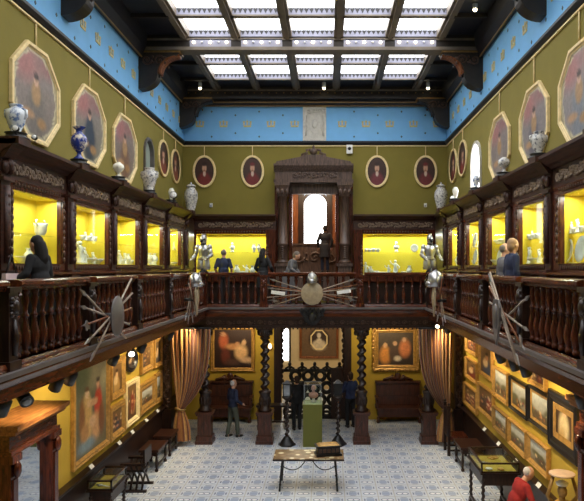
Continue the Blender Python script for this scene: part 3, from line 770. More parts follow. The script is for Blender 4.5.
for px, nm in ((211,'left'),(425.5,'right')):
    t = thing('wall_sensor', 'small white sensor on the green back wall, %s of the portal' % nm, 'sensor', (Xat(px,20.75), YB, Zat(207,20.75)))
    MB().box(-.045,.045,-.05,0,0,.13).build('housing', M_wht, t); MB().ball(0,-.05,.04,.03,.02,.03,8).build('sensor_lens', M_lensoff, t)

# ------------------------------------------------------------------ pictures
def rect(a, b): return [(-a,-b),(a,-b),(a,b),(-a,b)]
def octo(a, b): c, d = a*.41, b*.41; return [(-c,-b),(c,-b),(a,-d),(a,d),(c,b),(-c,b),(-a,d),(-a,-d)]
def ell(a, b, n=28): return [(a*math.cos(2*PI*i/n), b*math.sin(2*PI*i/n)) for i in range(n)]
def mixc(a, b, t): return tuple(x+(y-x)*t for x, y in zip(a, b))
def blobs(bg, items, grad=None):
    bgl = lin(bg); gl = lin(grad) if grad else bgl; its = [(cx,cy,rx,ry,lin(c),s) for cx,cy,rx,ry,c,s in items]
    def f(u, v):
        c = mixc(bgl, gl, v)
        for cx,cy,rx,ry,k,s in its:
            d = math.sqrt(((u-cx)/rx)**2+((v-cy)/ry)**2)
            if d < 1+s: c = mixc(c, k, max(0, min(1, (1+s-d)/(2*s))))
        return c
    return f
def canvas(shape, a, b, y, fn, parent, name='canvas', rings=18, sub=4):
    lp = shape(a, b)
    if len(lp) < 20:
        k = max(sub, 56//len(lp)); q = []
        for i in range(len(lp)):
            p0, p1 = lp[i], lp[(i+1) % len(lp)]
            for j in range(k): q.append((p0[0]+(p1[0]-p0[0])*j/k, p0[1]+(p1[1]-p0[1])*j/k))
        lp = q
    n = len(lp); m = MB(); vs = [(0,y,0)]; fs = []; 
    for r in range(1, rings+1):
        for x, z in lp: vs.append((x*r/rings, y, z*r/rings))
    for k in range(n): fs.append((0, 1+k, 1+(k+1) % n))
    for r in range(rings-1):
        for k in range(n):
            k2 = (k+1) % n; o = 1+r*n; fs.append((o+k, o+n+k, o+n+k2, o+k2))
    m.add(vs, fs); m.c = [fn(.5+v[0]/(2*a), .5+v[2]/(2*b)) for v in vs]
    return m.build(name, M_paint, parent)
def picture(label, side, along, z, w, h, fw, fmat, fn, shape=rect, depth=.07, cat='painting', group=None, hang=None, inner=None, tilt=0, name='framed_painting', mat_board=0):
    x, rz = SIDE[side]; t = thing(name, label, cat, wallpos(side, along, z), rz, group)
    if tilt: t.rotation_euler = (R(tilt) if side == 'B' else 0, 0, rz)
    a, b = w/2, h/2; m = MB(); flat = cat == 'portrait'
    m.ring(shape, a, b, [(0,-.005),(0,-depth*.7),(fw*.1,-depth*.8),(fw*.8,-depth*.8),(fw,-depth*.6)] if flat else [(0,-.005),(0,-depth*.8),(fw*.18,-depth),(fw*.4,-depth*.75),(fw*.62,-depth*.85),(fw*.85,-depth*.5),(fw,-depth*.35)], 0)
    fr = m.build('frame', fmat, t)
    if inner:
        MB().ring(shape, a-fw, b-fw, [(-.004,-depth*.4),(0,-depth*.55),(inner[0],-depth*.38)], 0).build('inner_frame', inner[1], t)
    canvas(shape, a-fw*.96, b-fw*.96, -depth*.3, fn, t)
    if hang: MB().tube([(0,-.02,b-.02),(0,-.02,hang-z)], .016, 6).build('hanging_rod', M_goldp, t)
    return t
def portrait_oct(k):
    dress = [(120,112,104),(52,62,76),(124,92,72),(104,100,112),(150,140,136),(128,134,142)][k]
    bg = [(134,122,112),(128,124,108),(122,106,98),(132,126,130),(130,120,122),(140,136,140)][k]  # washed-out greys: glare on the portraits is mixed into these paint colours
    f = blobs(bg, [(.25,.82,.3,.2,(168,112,108),.5),(.78,.88,.24,.12,(150,106,102),.5),(.5,.3,.19,.32,dress,.25),(.5,.52,.1,.14,(176,140,96) if k != 1 else dress,.2),(.32,.26,.14,.05,(190,150,110),.3),(.5,.66,.052,.065,(206,168,140),.15),(.5,.71,.055,.045,(70,52,44),.2),(.62,.2,.1,.06,(176,136,86),.3)], (140,128,122))
    sp = lin((172,160,126)); rg = lin((206,196,160))
    def g(u, v):
        d = math.hypot((u-.5)/.46, (v-.5)/.48)
        if d > 1.03: return sp
        if d > .97: return rg
        return f(u, v)
    return g
octs = [('L',10.30,8.01,1.70,1.60,0,'large octagonal portrait of a seated lady, nearest the camera on the left upper wall'),
        ('L',12.61,8.0,1.70,1.58,1,'octagonal portrait of a dark robed figure, middle one of the left upper wall'),
        ('L',14.80,7.97,1.72,1.58,2,'octagonal portrait in a pale gilt frame beside the left arched window'),
        ('R',9.80,7.92,1.62,1.56,5,'octagonal portrait cut by the right edge of the photograph'),
        ('R',11.95,7.90,1.66,1.52,3,'octagonal portrait in the middle of the right upper wall, above a two-handled vase'),
        ('R',14.35,7.92,1.70,1.52,4,'octagonal portrait beside the bright right arched window')]
for sd, al, z, w_, h_, k, lab in octs:
    picture(lab, sd, al, z-.05, w_, h_, .07, M_goldp, portrait_oct(k), octo, .08, 'portrait', 'octagonal portraits', hang=9.17, inner=(.025, M_goldp))
def portrait_oval(k):
    rc = [(122,42,38),(116,40,38),(116,48,54),(110,42,44),(136,70,54),(130,62,48)][k % 6]
    return blobs((52,34,28), [(.5,.12,.36,.34,rc,.2),(.5,.26,.2,.2,rc,.2),(.5,.42,.07,.1,(214,190,170),.2),(.5,.62,.115,.14,(206,160,130),.15),(.5,.76,.13,.07,(110,40,40) if k % 2 else (60,40,34),.2),(.5,.53,.06,.03,(150,110,90),.3)], (74,50,40))
ovs = [('B',Xat(204.5,YB),'oval portrait in red, far left on the back wall'),('B',Xat(252.5,YB),'oval portrait in red just left of the carved portal'),('B',Xat(377,YB),'oval portrait in dark red just right of the carved portal'),('B',Xat(425.5,YB),'oval portrait in red, far right on the back wall'),
       ('L',18.28,'oval portrait on the left upper wall beside the arched window'),('L',19.72,'oval portrait on the left upper wall next to the corner'),('R',18.28,'oval portrait on the right upper wall beside the arched window'),('R',19.65,'oval portrait on the right upper wall next to the corner')]
for k, (sd, al, lab) in enumerate(ovs):
    picture(lab, sd, al, E+3.22, .78 if sd == 'B' else 1.15, 1.08, .075, M_goldp, portrait_oval(k), ell, .07, 'portrait', 'oval portraits', hang=9.17)
def scene_fn(kind, seed):
    r = random.Random(seed); hi = [(236,206,150),(206,150,96),(170,110,66),(90,60,44),(214,186,140),(150,60,40)]
    det = [(r.random(), .08+.7*r.random(), .02+.05*r.random(), .02+.05*r.random(), r.choice(hi), .35) for _ in range(16)]
    skin = [(216,170,120),(200,140,92),(226,190,150)]; cl = [(150,60,40),(110,80,50),(70,60,60),(180,140,80),(60,70,90),(120,50,36)]
    if kind == 'land':
        it = [(r.random(), .12+.1*r.random(), .35, .16, (96,80,54), .4) for _ in range(4)]
        it += [(r.random(), .35+.1*r.random(), .2, .12, (104,100,70), .5) for _ in range(3)]
        it += [(.2+.6*r.random(), .25+.1*r.random(), .03, .06, r.choice(cl), .3) for _ in range(6)]
        it += [(r.random(), .75+.2*r.random(), .2, .06, (220,214,196), .6) for _ in range(3)]+[(d[0],d[1]*.5,d[2]*.7,d[3],d[4],d[5]) for d in det]
        return blobs((140,122,88), it, (206,208,200))
    if kind == 'fig':
        it = []
        for _ in range(4):
            x, z = .2+.6*r.random(), .25+.3*r.random(); it += [(x, z, .16, .24, r.choice(cl), .3), (x+.05*r.random(), z+.22, .06, .07, r.choice(skin), .2), (x+.1*(r.random()-.5), z-.05, .1, .06, r.choice(skin), .3)]
        it = det[:8]+it+det[8:]
        return blobs((96,64,38), it, (130,98,58))
    it = [(.5,.2,.32,.34,r.choice(cl),.2),(.4,.42,.2,.18,(214,180,130),.25),(.52,.64,.11,.13,r.choice(skin),.2),(.52,.76,.12,.07,(60,40,30),.3)]
    return blobs((92,64,40), it, (120,90,54))
def lowpic(side, x0, x1, yt, yb, fw, fmat, fn, label, group, shape=rect, inner=None, depth=.09):
    X = XL+.06 if side == 'L' else XR-.06
    Ya, Yb_ = onX(x0, X), onX(x1, X); far, near = (x1, x0) if side == 'L' else (x0, x1)
    zt = Zat(yt, onX(far, X)); zb = Zat(yb, onX(near, X))
    return picture(label, side, (Ya+Yb_)/2, (zt+zb)/2, abs(Ya-Yb_), zt-zb, fw, fmat, fn, shape, depth, 'painting', group, inner=inner)
big = blobs((112,104,78), [(.75,.85,.35,.18,(150,140,110),.5),(.2,.9,.25,.14,(84,92,64),.5),(.36,.4,.17,.3,(216,176,112),.2),(.37,.68,.06,.05,(236,200,160),.15),(.37,.73,.065,.03,(110,70,40),.2),(.46,.56,.1,.05,(226,186,140),.2),(.22,.42,.09,.22,(150,100,56),.3),(.73,.5,.13,.2,(186,62,40),.2),(.72,.74,.055,.05,(226,180,140),.15),(.72,.79,.06,.03,(60,40,28),.2),(.6,.55,.12,.04,(222,170,126),.2),(.66,.26,.15,.16,(206,156,108),.25),(.84,.3,.1,.2,(120,76,46),.3),(.35,.1,.25,.07,(130,150,160),.4),(.55,.34,.1,.07,(220,180,140),.2),(.3,.25,.12,.1,(190,140,84),.25)], (104,108,86))
GL = 'paintings on the lower left wall'; GR = 'paintings on the lower right wall'
lowpic('L', 73.5, 109.5, 352, 472, .13, M_gold, big, 'largest gilt framed painting of figures on the lower left wall', GL)
lowpic('L', 111, 125, 355, 402, .15, M_gold, scene_fn('por', 3), 'small gilt framed portrait above another, right of the largest left painting', GL)
lowpic('L', 110.5, 125, 399, 443, .15, M_gold, scene_fn('fig', 4), 'small gilt framed painting in the lower row right of the largest left painting', GL)
lowpic('L', 126.5, 137.5, 347, 375, .16, M_cred, scene_fn('por', 5), 'dark oval picture high on the lower left wall', GL, ell)
lowpic('L', 126, 139, 376, 429, .14, M_goldp, scene_fn('fig', 6), 'tall gilt framed dark painting below the dark oval picture', GL)
lowpic('L', 141.5, 153, 340, 375, .15, M_gold, scene_fn('fig', 7), 'gilt framed upper row painting right of the dark oval picture', GL)
lowpic('L', 140, 155.5, 376, 417, .22, M_gold, scene_fn('land', 8), 'broad gilt framed landscape under the upper row on the left wall', GL)
lowpic('L', 154.5, 162.6, 336, 369, .12, M_gold, scene_fn('por', 9), 'gilt framed portrait in the upper row closest to the left curtain', GL)
lowpic('L', 155.8, 162.6, 370, 405, .14, M_gold, scene_fn('land', 10), 'gilt framed picture in the lower row closest to the left curtain', GL)
rp = [(465.5,476.5,331,357,'G','fig','top picture of the column closest to the right curtain'),
 (465.3,476.6,356,385,'G','por','middle picture of the column closest to the right curtain'),
 (463.5,476.6,381,415,'G','fig','bottom picture of the column closest to the right curtain'),
 (479,492,342,382,'G','por','upper gilt portrait of the second picture column from the right curtain'),
 (477.5,493,381,423,'G','fig','lower gilt picture of the second column from the right curtain'),
 (494.5,507.5,335,367,'G','fig','top gilt picture of the third column from the right curtain'),
 (493,507.5,365,406,'G','land','middle gilt landscape of the third column from the right curtain'),
 (493.2,507,405,441,'D','land','bottom gilt picture of the third column, above the glass display table'),
 (512.5,527,350,377,'G','fig','top gilt picture of the fourth column, above a black framed landscape'),
 (509.5,527,375,421,'B','land','black framed landscape of the fourth column on the right wall'),
 (508.5,526,417,460,'G','land','bottom gilt landscape of the fourth column, behind the display table'),
 (528.5,545,352,392,'G','fig','top gilt picture of the fifth column, partly under the gallery'),
 (528.5,549,384,436,'B','land','black framed landscape of the fifth column on the right wall'),
 (527.5,548,432,480,'G','land','bottom gilt landscape of the fifth column beside the visitor in red')]
for i, (x0,x1,yt,yb,fm,kd,lab) in enumerate(rp):
    lowpic('R', x0, x1, yt, yb, .085 if fm != 'B' else .075, {'G':M_gold,'D':M_goldd,'B':M_cred}[fm], scene_fn(kd, 20+i), lab, GR, inner=(.05, M_gold) if fm == 'B' else None)
white_fig = blobs((88,60,36), [(.5,.42,.24,.4,(226,200,150),.3),(.52,.8,.1,.08,(220,180,140),.2),(.4,.2,.16,.2,(206,170,110),.4)], (70,48,30))
lowpic('R', 548, 577, 388, 467, .2, M_cred, white_fig, 'large black frame with a standing pale figure, nearest the camera on the right wall', GR, inner=(.1, M_gold), depth=.08)
gp = scene_fn('fig', 55)
nude = blobs((44,26,20), [(.25,.7,.12,.2,(190,96,60),.3),(.24,.88,.06,.06,(206,150,110),.2),(.5,.55,.2,.08,(200,140,90),.35),(.62,.62,.06,.06,(196,140,100),.2),(.72,.4,.17,.2,(232,184,130),.3),(.8,.66,.06,.07,(222,176,130),.2),(.86,.2,.2,.07,(222,180,140),.35),(.3,.3,.12,.2,(110,50,36),.3),(.5,.15,.2,.08,(90,60,50),.4)], (60,36,26))
picture('wide gilt framed painting of reclining figures above the left settle', 'B', Xat(232.5,20.7), Zat(349,20.7), 44*20.7/620, 1.50, .12, M_gold, nude, group='paintings on the back wall', depth=.09)
right_scene = blobs((62,48,38), [(.2,.3,.16,.26,(226,150,70),.3),(.2,.6,.06,.08,(220,170,120),.2),(.45,.35,.15,.25,(90,70,56),.3),(.48,.66,.06,.07,(206,160,120),.2),(.76,.5,.16,.26,(214,130,80),.3),(.74,.78,.06,.07,(220,170,130),.2),(.55,.2,.1,.08,(230,210,180),.3)], (84,70,54))
t = picture('painting in an ornate scalloped gilt frame above the right settle', 'B', Xat(396,20.7), Zat(349,20.7), 45*20.7/620, 1.42, .17, M_gold, right_scene, group='paintings on the back wall', depth=.1)
mm = MB(); hw, hh = 45*20.7/1240, .71
for i in range(14):
    u = -hw+2*hw*(i+.5)/14
    for zz in (-hh, hh): mm.ball(u,-.06,zz,.07,.05,.06,6)
for i in range(11):
    u = -hh+2*hh*(i+.5)/11
    for xx in (-hw, hw): mm.ball(xx,-.06,u,.06,.05,.07,6)
mm.build('scalloped_edge', M_gold, t)
# bust picture in the room beyond
bust = blobs((110,84,60), [(.5,.52,.3,.32,(64,46,36),.06),(.5,.34,.2,.16,(214,196,166),.2),(.5,.47,.07,.09,(224,206,176),.15),(.5,.63,.055,.08,(230,214,188),.15)], (112,86,60))
t = thing('framed_painting', 'picture of a pale bust in an octagonal border, in the room beyond the gate', 'painting', (Xat(319,25.9), 26.0, Zat(340,25.9)))
MB().ring(rect, .82, .78, [(0,0),(0,-.08),(.06,-.09),(.1,-.05)]).build('frame', M_brown, t); canvas(rect, .74, .7, -.04, bust, t)
MB().ring(octo, .36, .42, [(0,-.03),(.0,-.06),(.05,-.06),(.06,-.03)]).build('octagonal_border', M_goldp, t)
# caption cards on the wainscot
for sd, lst in (('L', [(92,466),(120,442),(133,431),(147,419),(158,410)]), ('R', [(484,428),(498,440.5),(515,458),(538,477)])):
    X = XL+.14 if sd == 'L' else XR-.14
    for i, (px, py) in enumerate(lst):
        Y = onX(px, X); x, rz = SIDE[sd]
        t = MB(); t.add([(-.09,-.02,0),(.09,-.02,0),(.09,.03,.065),(-.09,.03,.065),(-.09,-.01,0),(.09,-.01,0),(.09,.04,.065),(-.09,.04,.065)], [(0,1,2,3),(7,6,5,4),(0,4,5,1),(3,2,6,7),(0,3,7,4),(1,5,6,2)])
        o = t.build('caption_card', M_wht); o.location = (X,Y,1.08); o.rotation_euler = (0,0,rz)
        tag(o, 'small white caption card on the %s wainscot, %s from the %s' % (where[sd], ORD[i], 'camera' if sd == 'L' else 'curtain'), 'caption card', 'caption cards')

# ------------------------------------------------------------------ columns, pilasters, curtains
def twisted(m, x, y, z0, z1, r, amp, turns, seg=10, mi=0):
    n = int(turns*12); vs = []; fs = []
    for i in range(n+1):
        t = i/n; a = 2*PI*turns*t; z = z0+(z1-z0)*t
        cx, cy = x+amp*math.cos(a), y+amp*math.sin(a)
        for k in range(seg):
            b = 2*PI*k/seg; vs.append((cx+r*math.cos(b), cy+r*math.sin(b), z))
    for i in range(n):
        for k in range(seg):
            k2 = (k+1) % seg; fs.append((i*seg+k, i*seg+k2, (i+1)*seg+k2, (i+1)*seg+k))
    fs.append(tuple(range(seg-1,-1,-1))); fs.append(tuple(n*seg+k for k in range(seg)))
    m.add(vs, fs, mi, True)
def column(x, y, label, h=3.36):
    t = thing('twisted_column', label, 'column', (x, y, 0), 0, 'twisted columns under the back gallery')
    m = MB(); m.cb(0,0,0,.5,.5,.1); m.cb(0,0,.1,.46,.46,.12); m.cb(0,0,.22,.38,.38,.6); m.cb(0,0,.82,.46,.46,.05); m.cb(0,0,.87,.5,.5,.05)
    m.prism([(0,.34),(.1,.5),(0,.68),(-.1,.5)],-.2,-.19); m.build('pedestal', M_settle, t)
    m = MB(); m.lathe([(.2,.92),(.21,.97),(.15,1.02),(.15,1.42),(.18,1.45),(.18,1.5),(.13,1.53)], seg=14)
    for i in range(8): m.ball(.13*math.cos(i*PI/4),.13*math.sin(i*PI/4),1.22,.05,.05,.14,6)
    m.build('base', M_dark, t)
    m = MB(); twisted(m, 0, 0, 1.5, h-.32, .105, .038, 6.5); m.build('shaft', M_black if False else M_dark, t)
    m = MB(); m.lathe([(.13,h-.34),(.16,h-.32),(.13,h-.28),(.22,h-.08),(.24,h-.06)], seg=14); m.cb(0,0,h-.06,.46,.46,.05)
    for i in range(8): m.ball(.18*math.cos(i*PI/4),.18*math.sin(i*PI/4),h-.16,.05,.05,.09,6)
    m.build('capital', M_dark, t)
YC = 18.08
column(Xat(265,YC), YC, 'dark twisted wooden column left of the ground floor gate')
column(Xat(361.5,YC), YC, 'dark twisted wooden column right of the ground floor gate')
column(RL+.02, YC, 'dark twisted column behind the left curtain')
column(RR-.02, YC, 'dark twisted column behind the right curtain')
for sx, nm in ((-4.68,'left'),(3.80,'right')):
    t = thing('carved_pilaster', 'tall dark carved pilaster on the %s wall beside the curtain' % nm, 'pilaster', (sx, YC, 0))
    m = MB(); m.cb(0,0,0,.3,.3,1.0); m.cb(0,0,1.0,.22,.22,2.25); m.cb(0,0,3.25,.32,.32,.11)
    m.build('shaft', M_dark, t)
    m = MB()
    for i in range(24): m.ball(.05*math.sin(i*1.3),-.12,1.1+i*.09,.06,.05,.06,6)
    m.build('carved_vine', M_carvd, t)
def curtain_cloth():
    t = NT('striped_curtain_silk'); a = t.n('ShaderNodeVertexColor'); a.layer_name = 'Col'
    n = t.noise(t.coords((14,14,3)), 4, 5); k = t.ramp(n, [(.3,(.6,.6,.6,1)),(.7,(1.15,1.15,1.15,1))])
    o = t.n('ShaderNodeMix', data_type='RGBA', blend_type='MULTIPLY'); o.inputs[0].default_value = 1
    t.l(a.outputs[0], o.inputs[6]); t.l(k, o.inputs[7]); t.l(o.outputs[2], t.b.inputs['Base Color'])
    t.b.inputs['Roughness'].default_value = .55; t.b.inputs['Sheen Weight'].default_value = .3; return t.m
M_curt = curtain_cloth()
def curtain(name, xo, xi, xt, zt, y, label, tail):
    """xo wall-side top, xi hall-side top, xt gathered tie point"""
    t = thing(name, label, 'curtain', (0, y, 0), 0, 'tied back gallery curtains')
    nu, nv = 120, 40; vs = []; fs = []; cols = []
    pal = [lin(c) for c in ((176,118,58),(108,54,26),(190,142,78),(92,40,22),(150,88,40))]
    for j in range(nv+1):
        s = j/nv; z = 3.34+(zt-3.34)*s
        wo = xo+(xt+(.09 if xo > xi else -.09)-xo)*s**1.6
        wi = xi+(xt-(.09 if xo > xi else -.09)-xi)*(s**3.2)
        for i in range(nu+1):
            u = i/nu; x = wo+(wi-wo)*u
            dep = .075*(1-.45*s)*math.sin(u*2*PI*9+.6*math.sin(3*s+u*5))+.03*math.sin(u*2*PI*23)
            vs.append((x, dep-.12*math.sin(PI*s)*u, z))
            ph = (u*25) % 5; cols.append(pal[int(ph)])
    w_ = nu+1
    for j in range(nv):
        for i in range(nu): fs.append((j*w_+i, j*w_+i+1, (j+1)*w_+i+1, (j+1)*w_+i))
    m = MB(); m.add(vs, fs, 0, True); m.c = cols; o = m.build('drape', M_curt, t)
    sd = o.modifiers.new('thick', 'SOLIDIFY'); sd.thickness = .012
    vs = []; fs = []; cols = []; nu, nv = 60, 14
    for j in range(nv+1):
        s = j/nv; z = zt-.02+(tail-zt)*s; hw = .09+.13*math.sin(min(1, s*1.4)*PI/2)
        for i in range(nu+1):
            a = 2*PI*i/nu; rr = 1+.16*math.sin(a*9)
            vs.append((xt+.05*s*(1 if xt < 0 else -1)+hw*rr*math.cos(a), hw*.6*rr*math.sin(a), z)); cols.append(pal[int((i/nu*20) % 5)])
    w_ = nu+1
    for j in range(nv):
        for i in range(nu): fs.append((j*w_+i, j*w_+i+1, (j+1)*w_+i+1, (j+1)*w_+i))
    m = MB(); m.add(vs, fs, 0, True); m.c = cols; m.build('tail', M_curt, t)
    m = MB(); pts = [(xt+.13*math.cos(2*PI*i/16), .1*math.sin(2*PI*i/16), zt+.03*math.sin(4*PI*i/16)) for i in range(17)]; m.tube(pts, .035, 6); m.build('tie_cord', M_goldd, t)
    m = MB(); m.tube([(xo,0,3.36),(xi,0,3.36)], .03, 8); m.build('rod', M_black, t)
curtain('curtain', -4.52, -3.36, -4.22, 1.06, 17.72, 'striped gold and brown curtain tied back on the left', .18)
curtain('curtain', 3.56, 2.58, 3.40, 1.02, 17.72, 'striped gold and brown curtain tied back on the right', .16)

# ------------------------------------------------------------------ ground opening, gate, back wall furniture
t = thing('door_1', 'dark carved door frame of the ground floor opening', 'door frame', (0, YB, 0)); t['kind'] = 'structure'
for x0, x1, s in ((-1.80,-1.56,1),(.54,.78,-1)):
    m = MB(); m.box(x0,x1,-.16,0,0,3.5); xe = x1 if s > 0 else x0
    for i in range(12):
        m.ball(xe, -.1, 1.3+i*.17, .07 if i % 2 else .1, .06, .1, 6)
    m.build('jamb', M_dark, t)
m = MB(); m.box(-1.8,.78,-.16,0,3.3,3.6); m.build('lintel', M_dark, t)
MB().box(.1,.54,-.12,-.06,.05,1.75).build('door_leaf', M_dark, t)
t = thing('fretwork_gate', 'black pierced wooden gate with round openings across the ground floor doorway', 'gate', (-.45, YB+.12, 0))
m = MB()
r = .155; px = .42
for row in range(4):
    for c in range(5):
        x = -.86+c*px+(px/2 if row % 2 else 0); z = .25+row*.40
        if x > .75: continue
        pts = [(x+r*math.cos(2*PI*i/14), 0, z+r*1.05*math.sin(2*PI*i/14)) for i in range(15)]; m.tube(pts, .075, 6)
m.box(-1.05,.98,-.03,.03,0,.1); m.box(-1.05,.98,-.03,.03,.2,.28); m.box(-1.05,.98,-.04,.04,1.58,1.68)
m.build('lattice', M_black, t)
for c in range(5):
    x = -.86+c*px+.02
    m = MB(); m.tube([(x,0,1.66),(x,0,1.76)], .05, 8); m.ball(x,0,1.84,.06,.05,.08,8); m.tube([(x-.16,0,1.69),(x-.06,0,1.73),(x,0,1.8)], [.03,.04,.02], 6); m.tube([(x+.16,0,1.69),(x+.06,0,1.73),(x,0,1.8)], [.03,.04,.02], 6)
    m.build('finial', M_black, t)
def settle(xc, w_, label):
    t = thing('carved_settle', label, 'settle', (xc, YB-.02, 0), 0, 'carved settles on the back wall')
    a = w_/2
    m = MB(); m.box(-a,a,-.1,0,.45,1.3,0); m.box(-a-.03,a+.03,-.16,0,1.26,1.32,0); m.box(-a,a,-.12,-.1,.8,.84,0)
    for i in range(3): m.box(-a+.06+i*w_/3,-a+w_/3-.06+i*w_/3,-.13,-.1,.86,1.2,0)
    m.build('backrest', M_settle, t)
    m = MB()
    for s in (-1,1):
        m.tube([(s*.05,-.06,1.34),(s*.2,-.06,1.44),(s*.38,-.06,1.38),(s*.5,-.06,1.35)], [.07,.06,.05,.03], 6); m.tube([(s*.2,-.06,1.34),(s*.3,-.06,1.42),(s*.14,-.06,1.5)], .04, 6)
    m.ball(0,-.06,1.46,.12,.05,.13,8); m.build('carved_crest', M_settle, t)
    m = MB(); m.box(-a,a,-.52,0,.42,.5); m.box(-a+.04,a-.04,-.48,-.02,.2,.42); m.build('seat', M_settle, t)
    for s in (-1,1):
        m = MB(); m.box(s*a-.05,s*a+.05,-.52,-.1,.5,.56); m.tube([(s*a,-.48,.5),(s*a,-.48,.78)], .045, 8); m.box(s*a-.05,s*a+.05,-.56,-.08,.78,.85); m.build('armrest', M_settle, t)
        m = MB(); m.lathe([(.05,0),(.07,.05),(.04,.12),(.06,.2)], s*(a-.05), -.45, 0, 8); m.build('leg', M_settle, t)
settle((Xat(206,20.5)+Xat(252,20.5))/2, 1.5, 'dark carved settle under the left back wall painting')
settle((Xat(376,20.5)+Xat(421,20.5))/2, 1.46, 'dark carved settle under the right back wall painting')
t = thing('console_table', 'small dark table with thin legs behind the left twisted column', 'table', (-1.75, 19.6, 0))
MB().box(-.5,.5,-.2,.2,.72,.78).build('tabletop', M_dark, t); MB().box(-.44,.44,-.02,.02,.2,.25).build('stretcher', M_dark, t)
for sx in (-1,1):
    for sy in (-1,1): MB().lathe([(.03,0),(.04,.1),(.025,.2),(.04,.4),(.025,.6),(.035,.72)], sx*.44, sy*.15, 0, 8).build('leg', M_dark, t)
t = thing('wall_sconce', 'small lit wall sconce beside the left twisted column', 'lamp', (Xat(270,20.7), YB, Zat(347,20.7)))
MB().box(-.05,.05,-.03,0,-.12,.05).build('back_plate', M_goldd, t); MB().lathe([(.03,-.06),(.06,.0),(.04,.1),(.01,.12)], 0, -.1, 0, 10).build('shade', emit('sconce_glow', (255,220,160), 4), t)
# torcheres with lanterns
def torchere(x, y, label, pale):
    t = thing('torchere', label, 'candle stand', (x, y, 0), 0, 'twisted torcheres by the pedestal')
    MB().lathe([(.25,0),(.25,.05),(.2,.08),(.1,.22),(.07,.26)], seg=6).build('foot', M_black, t)
    m = MB(); twisted(m,0,0,.24,1.3,.05,.022,7,8); m.build('shaft', M_dark, t)
    MB().lathe([(.05,1.28),(.09,1.32),(.14,1.36),(.15,1.4),(.04,1.41)], seg=12).build('collar', M_dark, t)
    m = MB()
    for sx in (-1,1):
        for sy in (-1,1): m.cb(sx*.1,sy*.1,1.4,.025,.025,.36)
    m.cb(0,0,1.4,.24,.24,.03); m.cb(0,0,1.75,.26,.26,.03); m.frustum(0,0,1.78,.22,.22,.06,.06,.08)
    l = m.build('lantern', M_black, t)
    MB().cb(0,0,1.43,.18,.18,.32).build('lantern_glass', M_lensoff if pale else M_black, l)
torchere(Xat(287,17.8), 17.8, 'dark twisted stand with a pale glass lantern left of the olive pedestal', True)
torchere(Xat(338,17.86), 17.86, 'dark twisted stand with a dark lantern right of the olive pedestal', False)
# pedestal with glass case and bust
t = thing('pedestal', 'olive green square pedestal in the middle of the hall', 'pedestal', (-.44, 17.88, 0))
MB().box(-.27,.27,-.27,.27,0,1.2).build('plinth', M_ped, t)
MB().box(-.275,.275,-.275,.275,1.2,1.225).build('top_edge', simple('pale_green_edge', (176,186,132), .5), t)
t = thing('glass_dome_case', 'clear square glass case on the olive pedestal', 'glass case', (-.44, 17.88, 1.225))
m = MB()
for a in ((-.24,-.24),(.24,-.24),(.24,.24),(-.24,.24)): m.cb(a[0],a[1],0,.012,.012,.54)
m.box(-.24,.24,-.246,-.234,.53,.545); m.box(-.24,.24,.234,.246,.53,.545); m.build('edges', M_lensoff, t)
m = MB(); m.box(-.24,.24,-.241,-.238,0,.54); m.box(-.24,.24,.238,.241,0,.54); m.box(-.241,-.238,-.24,.24,0,.54); m.box(.238,.241,-.24,.24,0,.54); m.box(-.24,.24,-.24,.24,.538,.541); m.build('glass_wall', M_glass, t)
t = thing('small_bust', 'pinkish terracotta bust inside the glass case on the pedestal', 'bust', (-.42, 17.88, 1.225))
M_terra = simple('pink_terracotta', (206,150,130), .6)
MB().lathe([(.08,0),(.08,.04),(.04,.07),(.04,.12)], seg=12).build('socle', M_stone, t)
m = MB(); m.ball(0,0,.2,.14,.08,.1,12); m.tube([(0,0,.26),(0,0,.34)], .04, 8); m.ball(0,-.01,.4,.065,.075,.09,12); m.ball(0,-.09,.39,.015,.02,.02,6); m.build('head_and_shoulders', M_terra, t)
# inlaid table and casket
def inlay():
    t = NT('inlaid_stone_top'); tc = t.n('ShaderNodeTexCoord'); v = t.n('ShaderNodeTexVoronoi'); v.inputs['Scale'].default_value = 5.5
    t.l(tc.outputs['Object'], v.inputs['Vector'])
    t.l(t.ramp(v.outputs['Distance'], [(.3,rgba((232,216,170))),(.38,rgba((156,124,84))),(.7,rgba((124,98,66)))]), t.b.inputs['Base Color']); t.b.inputs['Roughness'].default_value = .25; return t.m
t = thing('inlaid_table', 'long table with inlaid brown top and thin iron legs on the tiled floor', 'table', (-.445, 14.48, 0))
MB().box(-.81,.81,-.38,.38,.70,.745).build('tabletop', inlay(), t)
m = MB(); m.ring(rect, .815, .385, [(0,0),(0,.05)]); 
MB().box(-.815,.815,-.385,-.375,.695,.73).build('front_edge', M_dark, t)
for sx in (-1,1):
    for sy in (-1,1):
        m = MB(); m.tube([(sx*.6,sy*.3,.7),(sx*.63,sy*.33,.4),(sx*.66,sy*.36,0)], [.022,.02,.024], 8)
        for zz in (.15,.35,.55): m.ball(sx*(.66-.06*zz/.7),sy*(.36-.06*zz/.7),zz,.03,seg=8)
        m.build('leg', M_black, t)
    m = MB(); pts = [(sx*(.6-.55*i/10), -.2*(1-i/10), .5*(1-i/10)**2*.4+.32+.33*(i/10)**3) for i in range(11)]; m.tube(pts, .012, 6); m.build('iron_brace', M_black, t)
t = thing('casket', 'black carved casket with gilt lid standing on the inlaid table', 'casket', (.0, 14.44, .745), R(12))
m = MB(); m.box(-.3,.3,-.17,.17,0,.05); m.box(-.26,.26,-.14,.14,.05,.2); m.box(-.29,.29,-.16,.16,.2,.235)
m.build('box', M_black, t)
m = MB()
for i in range(5): m.box(-.24+i*.1,-.17+i*.1,-.15,-.14,.08,.17)
m.build('relief_panels', M_carvd, t)
m = MB(); m.frustum(0,0,.235,.5,.27,.4,.2,.03); m.build('lid', M_gold, t)

